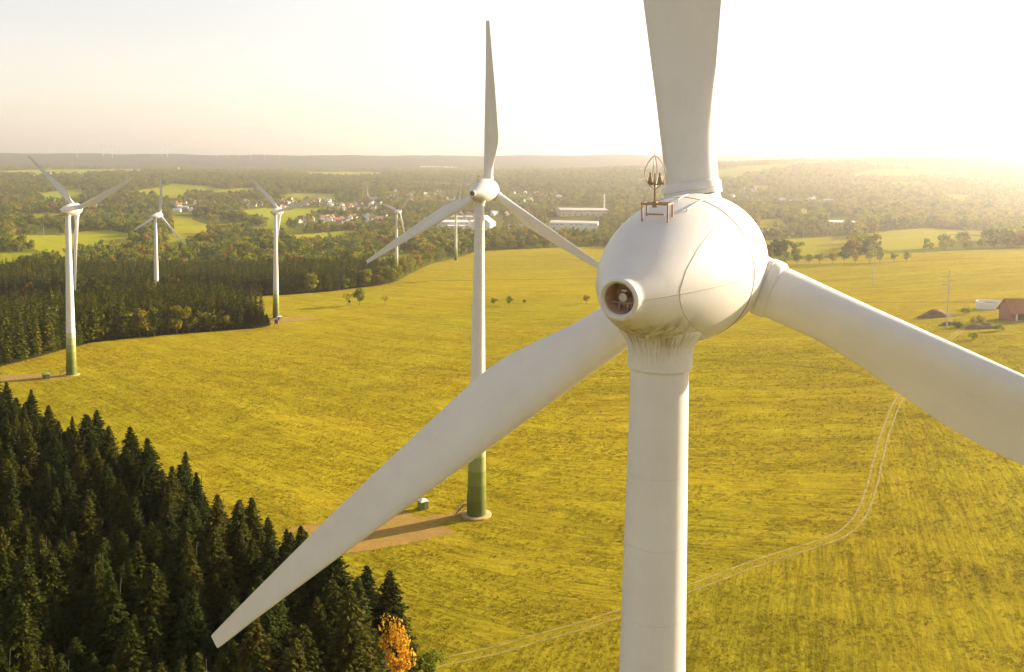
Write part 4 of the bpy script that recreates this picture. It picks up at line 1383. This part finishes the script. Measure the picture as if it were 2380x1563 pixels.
KINDS = [('white house with red tiled roof', (12, 9, 4.5, 4.2, 'wall_white', 'roof_red', True)), ('white house with brown tiled roof', (11, 9, 5.2, 4.0, 'wall_white', 'roof_brown', True)),
         ('cream house with grey slate roof', (13, 9, 5.0, 4.2, 'wall_cream', 'roof_grey', True)), ('brick house with dark roof', (12, 9, 5.0, 4.4, 'wall_brick', 'roof_brown', True)), ('long white house with light roof', (17, 10, 4.6, 3.0, 'wall_white', 'roof_light', False))]
VG = [('the village left of the spruce wood turbine', [(400, 496), (500, 470)], 26, 480), ('the row of houses above the third turbine', [(565, 484), (775, 466)], 34, 0),
      ('the hamlet among trees above the meadow strip', [(690, 527), (900, 505)], 34, 0), ('the white houses below the church', [(765, 492), (890, 474)], 26, 0),
      ('the sunlit far village right of the nacelle', [(1755, 480), (1950, 462)], 22, 0), ('the farmsteads behind the left turbine', [(215, 488), (300, 478)], 7, 0),
      ('the hamlet on the far left slope', [(65, 413), (200, 405)], 9, 0), ('the town edge above the wide factory', [(1180, 478), (1300, 448)], 26, 0), ('the scattered houses far behind the second turbine', [(900, 470), (1080, 445)], 22, 0), ('the hillside houses right of the upper blade', [(1690, 470), (1760, 440)], 14, 0), ('the streets beyond the white halls', [(1010, 508), (1260, 492)], 22, 0)]
gh = np.random.default_rng(12)
taken = []
for place_, ((xa, ya), (xb, yb)), cnt, _ in VG:
    k = 0; tries = 0
    while k < cnt and tries < 400:
        tries += 1
        px, py = gh.uniform(min(xa, xb), max(xa, xb)), gh.uniform(min(ya, yb), max(ya, yb))
        p = ground(px, py)
        if any(inside(p[None, :2], f)[0] for f in PF): continue
        if any(np.hypot(p[0] - q[0], p[1] - q[1]) < 15 for q in taken): continue
        taken.append(p); k += 1
        kn, spec = KINDS[int(gh.choice(5, p=[.3, .25, .2, .1, .15]))]
        house(p, gh.uniform(0, PI), spec, f'{kn}, in {place_}', group=f'{kn}s in {place_}'[:60], s=gh.uniform(.95, 1.25))
# a few houses one can single out
for px, py, rz, spec, lb in [(798, 487, 1.45, KINDS[2][1], 'cream house showing its bright gable below the church'), (815, 482, 1.2, (12, 10, 4.5, 5.0, 'wall_cream', 'roof_red', False), 'house with glowing orange roof below the church'),
                             (694, 517, .3, KINDS[1][1], 'leftmost dark roofed house of the hamlet beside the pasture'), (762, 514, 1.5, KINDS[0][1], 'house with orange gable in the middle of the hamlet'), (794, 513, 1.3, KINDS[1][1], 'white gabled house right of the orange gabled one'),
                             (430, 486, .2, KINDS[4][1], 'long pale yellow lit house at the wood edge by the pasture'), (6, 541, .3, KINDS[4][1], 'white house at the left picture edge among trees')]:
    house(ground(px, py), rz, spec, lb, group=None if True else '')
for o in list(bpy.data.objects):
    if o.get('group') is None and 'group' in o: del o['group']


def hall(px0, px1, py_base, h_px, depth, rh, wall, roof, label, name='factory_hall', rz=0.0, D=None):
    pc = ground((px0 + px1) / 2, py_base) if D is None else at((px0 + px1) / 2, D)
    d = pc[1]
    w = (px1 - px0) * d / F; h = h_px * d / F
    o = empty(name, pc, rz); tag(o, label, 'industrial building')
    x, y = w / 2, depth / 2
    m_ = MB(); m_.add([(-x, 0, -3), (x, 0, -3), (x, depth, -3), (-x, depth, -3), (-x, 0, h), (x, 0, h), (x, depth, h), (-x, depth, h), (-x, y, h + rh), (x, y, h + rh)],
                      [(0, 1, 5, 4), (2, 3, 7, 6), (1, 2, 6, 9, 5), (3, 0, 4, 8, 7)])
    m_.obj('wall', M[wall], o)
    m_ = MB(); t = .4; e = .6
    for a, b, za, zb in ((-e, y, h - e * rh / y, h + rh), (y, depth + e, h + rh, h - e * rh / y)):
        v = [(-x - e, a, za + .05), (x + e, a, za + .05), (x + e, b, zb + .05), (-x - e, b, zb + .05)]
        v += [(q, r_, s_ + t) for q, r_, s_ in v]
        m_.add(v, [(3, 2, 1, 0), (4, 5, 6, 7), (0, 1, 5, 4), (1, 2, 6, 5), (2, 3, 7, 6), (3, 0, 4, 7)])
    m_.obj('roof', M[roof], o)
    m_ = MB()
    nd = max(2, int(w / 14))
    for i in range(nd): m_.box((-x + (i + .5) * w / nd, -.02, 2.2), (4.2, .15, 4.4))
    m_.obj('door', M['metal'], o)
    nw = max(3, int(w / 9))
    for i in range(nw):
        if i % 4 == 3: continue
        m_ = MB(); m_.box((-x + (i + .5) * w / nw, -.02, h * .78), (w / nw * .7, .12, h * .10)); m_.obj('window', M['sheet_glass'], o)
    return o


hall(1014, 1110, 530, 13, 60, 3.0, 'wall_white', 'roof_light', 'long low white hall left of the second turbine tower', rz=.08)
hall(1041, 1080, 533, 7, 25, 1.5, 'wall_white', 'roof_light', 'small white annex in front of the long low hall', rz=.08)
hall(1128, 1163, 535, 17, 40, 14, 'wall_white', 'roof_light', 'white hall with steep peaked roof right of the second turbine tower', rz=1.2)
hall(1180, 1240, 533, 7, 40, 2, 'wall_cream', 'roof_grey', 'grey low shed between the peaked hall and the white warehouse', rz=-.1)
hall(1278, 1389, 535, 16, 70, 2.5, 'wall_white', 'roof_sheet', 'long white flat roofed warehouse left of the big nacelle', rz=-.12)
hall(1302, 1415, 502, 13, 90, 3, 'wall_cream', 'roof_sheet', 'wide factory with light roof behind the white warehouse', rz=.1)
hall(1226, 1272, 527, 9, 40, 3, 'wall_cream', 'roof_grey', 'grey roofed shed left of the long white warehouse', rz=.15)
hall(1384, 1432, 513, 9, 40, 4, 'wall_brick', 'roof_brown', 'brick shed between the white warehouse and the nacelle', rz=-.2)
hall(1062, 1100, 512, 7, 40, 2, 'wall_cream', 'roof_sheet', 'pale shed behind the long low white hall', rz=.2)
hall(1924, 1990, 524, 7, 40, 2, 'wall_white', 'roof_light', 'pale hall among trees right of the nacelle', rz=-.1)
hall(975, 1012, 390.5, 2.5, 120, 3, 'wall_white', 'roof_light', 'bright flat factory far off near the horizon', rz=0)
hall(1015, 1060, 391, 2, 120, 3, 'wall_white', 'roof_light', 'long pale factory on the horizon right of the bright one', rz=0)

# factory chimney, church, water tower
p = ground(1404, 494); d = p[1]
o = empty('factory_chimney', p); tag(o, 'tall slim white factory chimney above the wide factory', 'chimney')
hh = 44 * d / F
m_ = MB(); m_.lathe([(-1, 2.3), (hh * .96, 1.6)], n=20); m_.obj('shaft', M['wall_white'], o, smooth=False, angle=40)
m_ = MB(); m_.lathe([(hh * .96, 1.75), (hh, 1.75)], n=20); m_.obj('cap', M['roof_grey'], o, angle=40)

p = at(852, 2800.0); d = 2800.
o = empty('church', p, .5); tag(o, 'village church with slender pointed spire above the trees', 'church')
m_ = MB(); m_.box((0, 0, 9), (7.5, 7.5, 22)); m_.obj('tower', M['wall_brick'], o)
m_ = MB()
a = np.arange(8) * PI / 4
m_.add([(4.6 * math.cos(t), 4.6 * math.sin(t), 20.02) for t in a] + [(2.3 * math.cos(t), 2.3 * math.sin(t), 30) for t in a] + [(0, 0, 56)], [(i, (i + 1) % 8, 8 + (i + 1) % 8, 8 + i) for i in range(8)] + [(8 + i, 8 + (i + 1) % 8, 16) for i in range(8)] + [tuple(range(7, -1, -1))])
m_.obj('spire', M['spire'], o)
m_ = MB(); m_.add([(3.8, -7, -2), (34, -7, -2), (34, 7, -2), (3.8, 7, -2), (3.8, -7, 9), (34, -7, 9), (34, 7, 9), (3.8, 7, 9), (3.8, 0, 18), (34, 0, 18)], [(0, 1, 5, 4), (2, 3, 7, 6), (1, 2, 6, 9, 5), (3, 0, 4, 8, 7)]); m_.obj('nave', M['wall_brick'], o)
m_ = MB(); m_.add([(3.7, -7.6, 8.4), (34.5, -7.6, 8.4), (34.5, 0, 18.2), (3.7, 0, 18.2), (3.7, 7.6, 8.4), (34.5, 7.6, 8.4)], [(0, 1, 2, 3), (3, 2, 5, 4)]); m_.obj('roof', M['roof_grey'], o)
m_ = MB()
for t in range(4):
    c_ = math.cos(t * PI / 2); s_ = math.sin(t * PI / 2)
    m_.box((3.78 * c_, 3.78 * s_, 16), (.2 + 1.4 * abs(s_), .2 + 1.4 * abs(c_), 3.5))
m_.obj('window', M['glass'], o)

p = ground(415, 402); d = p[1]
o = empty('water_tower', p); tag(o, 'small pale water tower on the far left skyline woods', 'tower')
m_ = MB(); m_.lathe([(-1, 4), (22, 3.6)], n=20); m_.obj('shaft', M['wall_cream'], o, angle=40)
m_ = MB(); m_.lathe([(22, 4.4), (24, 6.2), (34, 6.2), (36, 4)], n=20); m_.obj('tank', M['wall_cream'], o, angle=40)

# ------------------------------------------------------------------ farm at the right
p = ground(2350, 747); d = p[1]
sc_ = d / F
o = empty('farm_building', p, -.05); tag(o, 'large farm building with brown red roof and open white framed front at right edge', 'farm building')
w = 95 * sc_; hh = 22 * sc_; rr = 42 * sc_; dp = 60 * sc_
m_ = MB(); m_.add([(0, 0, -1), (w, 0, -1), (w, dp, -1), (0, dp, -1), (0, 0, hh), (w, 0, hh), (w, dp, hh), (0, dp, hh), (0, dp / 2, hh + rr * .62), (w, dp / 2, hh + rr * .62)], [(0, 1, 5, 4), (2, 3, 7, 6), (1, 2, 6, 9, 5), (3, 0, 4, 8, 7)]); m_.obj('wall', M['wall_brick'], o)
m_ = MB()
for a_, b_, za, zb in ((-1.2, dp / 2, hh - .9, hh + rr * .62), (dp / 2, dp + 1.2, hh + rr * .62, hh - .9)):
    v = [(-.8, a_, za + .05), (w + .8, a_, za + .05), (w + .8, b_, zb + .05), (-.8, b_, zb + .05)]; v += [(q, r_, s_ + .3) for q, r_, s_ in v]
    m_.add(v, [(3, 2, 1, 0), (4, 5, 6, 7), (0, 1, 5, 4), (1, 2, 6, 5), (2, 3, 7, 6), (3, 0, 4, 7)])
m_.obj('roof', M['roof_red'], o)
m_ = MB()
x0, x1, z0, z1 = 12 * sc_, 60 * sc_, 1.0 * sc_, 20 * sc_
for bx in (((x0 + x1) / 2, -.1, z1, x1 - x0 + .6, .5, .6), ((x0 + x1) / 2, -.1, z0, x1 - x0 + .6, .5, .4), (x0, -.1, (z0 + z1) / 2, .7, .5, z1 - z0), (x1, -.1, (z0 + z1) / 2, .7, .5, z1 - z0), ((x0 + x1) / 2, -.1, (z0 + z1) / 2, .3, .4, z1 - z0)):
    m_.box(bx[:3], bx[3:])
fr = m_.obj('gate_frame', M['wall_white'], o)
m_ = MB(); m_.box(((x0 + x1) / 2, -.02, (z0 + z1) / 2), (x1 - x0, .12, z1 - z0)); m_.obj('gate_panel', M['timber'], fr)
p2 = ground(2332, 722); d2 = p2[1]; s2 = d2 / F
o = empty('slurry_tank', p2 + np.array([0, 12, 0])); o.location.z = zr(p2[0], p2[1] + 12); tag(o, 'round open white slurry tank left of the farm building', 'tank')
rt = 33 * s2
m_ = MB(); m_.lathe([(-.5, rt), (3.6, rt), (3.6, rt - .35), (-.5, rt - .35)], n=48, close=False); m_.obj('wall', M['wall_white'], o, angle=40)
m_ = MB(); m_.lathe([(2.2, rt - .36), (2.2, .1)], n=48, close=False); m_.obj('slurry_surface', M['timber'], o)
# earth banks, farm yard and garden plants
M['soil'] = simple('grassy_soil', (.16, .10, .04), .95, .3, .3, 0, .4)


def mound(px, py, wpx, hpx, label, seed, name='earth_mound'):
    p = ground(px, py); s = p[1] / F
    g_ = np.random.default_rng(seed)
    n1, n2 = 28, 14
    V = []
    for i in range(n1):
        for j in range(n2):
            u, v = i / (n1 - 1) * 2 - 1, j / (n2 - 1) * 2 - 1
            r = 1 - min(1, u * u + v * v)
            h = hpx * s * max(r, 0) ** .8 * (1 + .25 * math.sin(5 * u + seed) + .15 * math.sin(9 * v + u * 6)) - .15
            x = p[0] + u * wpx * s / 2; y = p[1] + v * wpx * s * .3 + wpx * s * .2
            V.append((x, y, zr(x, y) + h))
    m_ = MB(); m_.add(V, [(i * n2 + j, (i + 1) * n2 + j, (i + 1) * n2 + j + 1, i * n2 + j + 1) for i in range(n1 - 1) for j in range(n2 - 1)])
    return tag(m_.obj(name, M['soil'], smooth=True), label, 'earth bank', kind=None)


mound(2185, 738, 95, 14, 'low brown earth bank behind the near power pole', 2)
mound(2290, 765, 80, 12, 'brown earth bank in front of the farm building', 5)
mound(2215, 757, 60, 8, 'small earth bank left of the near power pole', 9)
for k, (px, py, hp, lb) in enumerate([(2248, 730, 18, 'bush on the bank beside the near power pole'), (2275, 758, 24, 'dark bush beside the farm drive, left side'), (2225, 762, 18, 'bush just right of the near power pole'), (2262, 790, 16, 'bush in front of the farm yard'), (2318, 770, 20, 'bush below the white framed farm gate')]):
    p = ground(px, py); s = hp * p[1] / F / 4
    place('shrub', BL['shrub'][k % 2][0], None, p, s, k, lb, 'shrub')

# ------------------------------------------------------------------ power poles
def power_pole(px, py, hpx, label, arms=True):
    p = ground(px, py); h = hpx * p[1] / F
    o = empty('power_pole', p, .2); tag(o, label, 'power pole', 'power poles of the line')
    m_ = MB(); m_.tube([(0, 0, -1), (0, 0, h * .7), (0, 0, h)], [.30, .22, .14], 8); m_.obj('pole', M['concrete'], o)
    for zz, sg in ((.90, -1), (.83, 1), (.76, -1)):
        m_ = MB(); m_.box((sg * 1.7, 0, h * zz), (3.4, .22, .22)); m_.obj('cross_arm', M['metal'], o)
    return o


power_pole(2200, 766, 140, 'nearest power pole, in front of the earth bank at the farm')
power_pole(2027, 666, 92, 'power pole alone in the meadow, second from the farm')
power_pole(1931, 613, 66, 'power pole among the avenue trees')
power_pole(1867, 575, 55, 'power pole on the pasture right of the nacelle, beyond the avenue')
power_pole(1817, 520, 42, 'power pole farthest along the line right of the nacelle')
power_pole(690, 569, 22, 'small power pole on the pasture right of the third turbine')
power_pole(102, 556, 34, 'power pole in the pasture left of the left turbine')

# ------------------------------------------------------------------ small things at the turbines and in the meadow
def kiosk(px, py, wpx, hpx, rz, label, roof='roof_light', wall='green_paint', dpt=1.0):
    p = ground(px, py); s = p[1] / F
    o = empty('transformer_kiosk', p, rz); tag(o, label, 'transformer box')
    w = wpx * s; h = hpx * s
    m_ = MB(); m_.box((0, 0, h / 2 - .1), (w, w * dpt, h + .2)); m_.obj('wall', M[wall], o)
    m_ = MB(); m_.box((0, 0, h + .22), (w * 1.12, w * 1.12 * dpt, .4), 0, .25); m_.box((0, 0, h + .0), (w * 1.1, w * 1.1 * dpt, .08)); m_.obj('roof', M[roof], o)
    m_ = MB(); m_.box((-w * .22, -w * dpt / 2 - .01, h * .48), (w * .36, .06, h * .86)); m_.obj('door', M['green_door'], o)
    return o


kiosk(983, 1183, 20, 20, .55, 'green transformer kiosk with white roof beside the second turbine')
kiosk(107, 881, 16, 12, .5, 'small green box beside the left turbine', 'green_paint')
kiosk(649, 744, 11, 8, .4, 'grey transformer box at the foot of the third turbine', 'roof_light', 'wall_cream')


def hide(px, py, hpx, label):
    p = ground(px, py); h = hpx * p[1] / F
    o = empty('hunting_hide', p, .3); tag(o, label, 'hunting hide')
    w = h * .34
    m_ = MB(); m_.box((0, 0, h * .72), (w, w, h * .44)); m_.obj('cabin', M['timber'], o)
    m_ = MB(); m_.box((0, 0, h * .965), (w * 1.25, w * 1.25, .1)); m_.obj('roof', M['roof_grey'], o)
    for sx in (-1, 1):
        for sy in (-1, 1):
            m_ = MB(); m_.tube([(sx * w * .85, sy * w * .85, -.2), (sx * w * .42, sy * w * .42, h * .5)], .07, 6); m_.obj('leg', M['timber'], o)
    m_ = MB()
    for xx in (-.22, .22): m_.tube([(xx, -w * 1.2, -.1), (xx, -w * .52, h * .5)], .04, 5)
    for q in np.linspace(.1, .95, 7): m_.tube([(-.22, -w * (1.2 - .68 * q), h * .5 * q), (.22, -w * (1.2 - .68 * q), h * .5 * q)], .03, 5)
    m_.obj('ladder', M['timber'], o)
    m_ = MB(); m_.box((0, -w / 2 - .01, h * .78), (w * .6, .06, h * .12)); m_.obj('window', M['glass'], o)


hide(642, 763, 22, 'raised wooden hunting hide in front of the third turbine')
hide(812, 710, 13, 'small dark hunting hide under the thin meadow tree')
p = ground(61, 846)
place('shrub', BL['thin'][0][0], None, p, .28, .3, 'small yellow bush at the wood edge left of the left turbine', 'shrub')

# ------------------------------------------------------------------ light, air, camera
SUN_AZ, SUN_EL = R(61), R(15.5)
Sd = Vector((math.sin(SUN_AZ) * math.cos(SUN_EL), math.cos(SUN_AZ) * math.cos(SUN_EL), math.sin(SUN_EL)))
lg = bpy.data.lights.new('sun', 'SUN'); lg.energy = 5.0; lg.angle = R(.6); lg.color = (1.0, .83, .58)
lo = bpy.data.objects.new('sun', lg); COL.objects.link(lo)
lo.rotation_euler = Sd.to_track_quat('Z', 'Y').to_euler(); lo.location = (300, 100, 500)

wd = bpy.data.worlds.new('World'); sc.world = wd; wd.use_nodes = True
nt = wd.node_tree
bg = nt.nodes['Background']
sky = nt.nodes.new('ShaderNodeTexSky'); sky.sky_type = 'NISHITA'; sky.sun_disc = False
sky.sun_elevation = SUN_EL; sky.sun_rotation = SUN_AZ
sky.altitude = 400; sky.air_density = 1.15; sky.dust_density = 1.6; sky.ozone_density = 1.0
hs = nt.nodes.new('ShaderNodeHueSaturation'); hs.inputs['Saturation'].default_value = .45
nt.links.new(sky.outputs[0], hs.inputs['Color'])
nt.links.new(mix(nt, 1.0, hs.outputs[0], (1.0, .915, .875), 'MULTIPLY'), bg.inputs['Color'])
bg.inputs['Strength'].default_value = .086

m, nt, b = new_mat('haze_air')
nt.nodes.remove(b)
pv = nt.nodes.new('ShaderNodeVolumePrincipled')
pv.inputs['Color'].default_value = (1.0, .94, .92, 1); pv.inputs['Density'].default_value = 9e-5; pv.inputs['Anisotropy'].default_value = .74
nt.links.new(pv.outputs[0], nt.nodes['Material Output'].inputs['Volume'])
HB = 13300.0
top = ZC + 330
mb = MB(); mb.box((0, 0, (top - 75) / 2), (2 * HB, 2 * HB, top + 75))
hz = mb.obj('haze', m)
tag(hz, 'warm evening haze filling the valley air', 'haze', kind='stuff')

cd = bpy.data.cameras.new('camera'); co = bpy.data.objects.new('camera', cd); COL.objects.link(co)
cd.sensor_width = 36; cd.sensor_fit = 'HORIZONTAL'; cd.lens = F / W2 * 36
cd.shift_y = -(H2 / 2 - PPY) / W2
cd.clip_start = .5; cd.clip_end = 40000
mw = Matrix(((CR[0], CU[0], -FWD[0], 0), (CR[1], CU[1], -FWD[1], 0), (CR[2], CU[2], -FWD[2], ZC), (0, 0, 0, 1)))
co.matrix_world = mw
sc.camera = co

sc.view_settings.view_transform = 'Standard'
sc.view_settings.look = 'None'
sc.view_settings.exposure = 1.68
sc.view_settings.gamma = 1
sc.cycles.use_denoising = True
try: sc.cycles.denoiser = 'OPENIMAGEDENOISE'
except Exception: pass
sc.cycles.max_bounces = 6; sc.cycles.diffuse_bounces = 3; sc.cycles.transparent_max_bounces = 8; sc.cycles.volume_bounces = 1
sc.cycles.use_adaptive_sampling = True; sc.cycles.adaptive_threshold = .02
sc.cycles.sample_clamp_indirect = 8
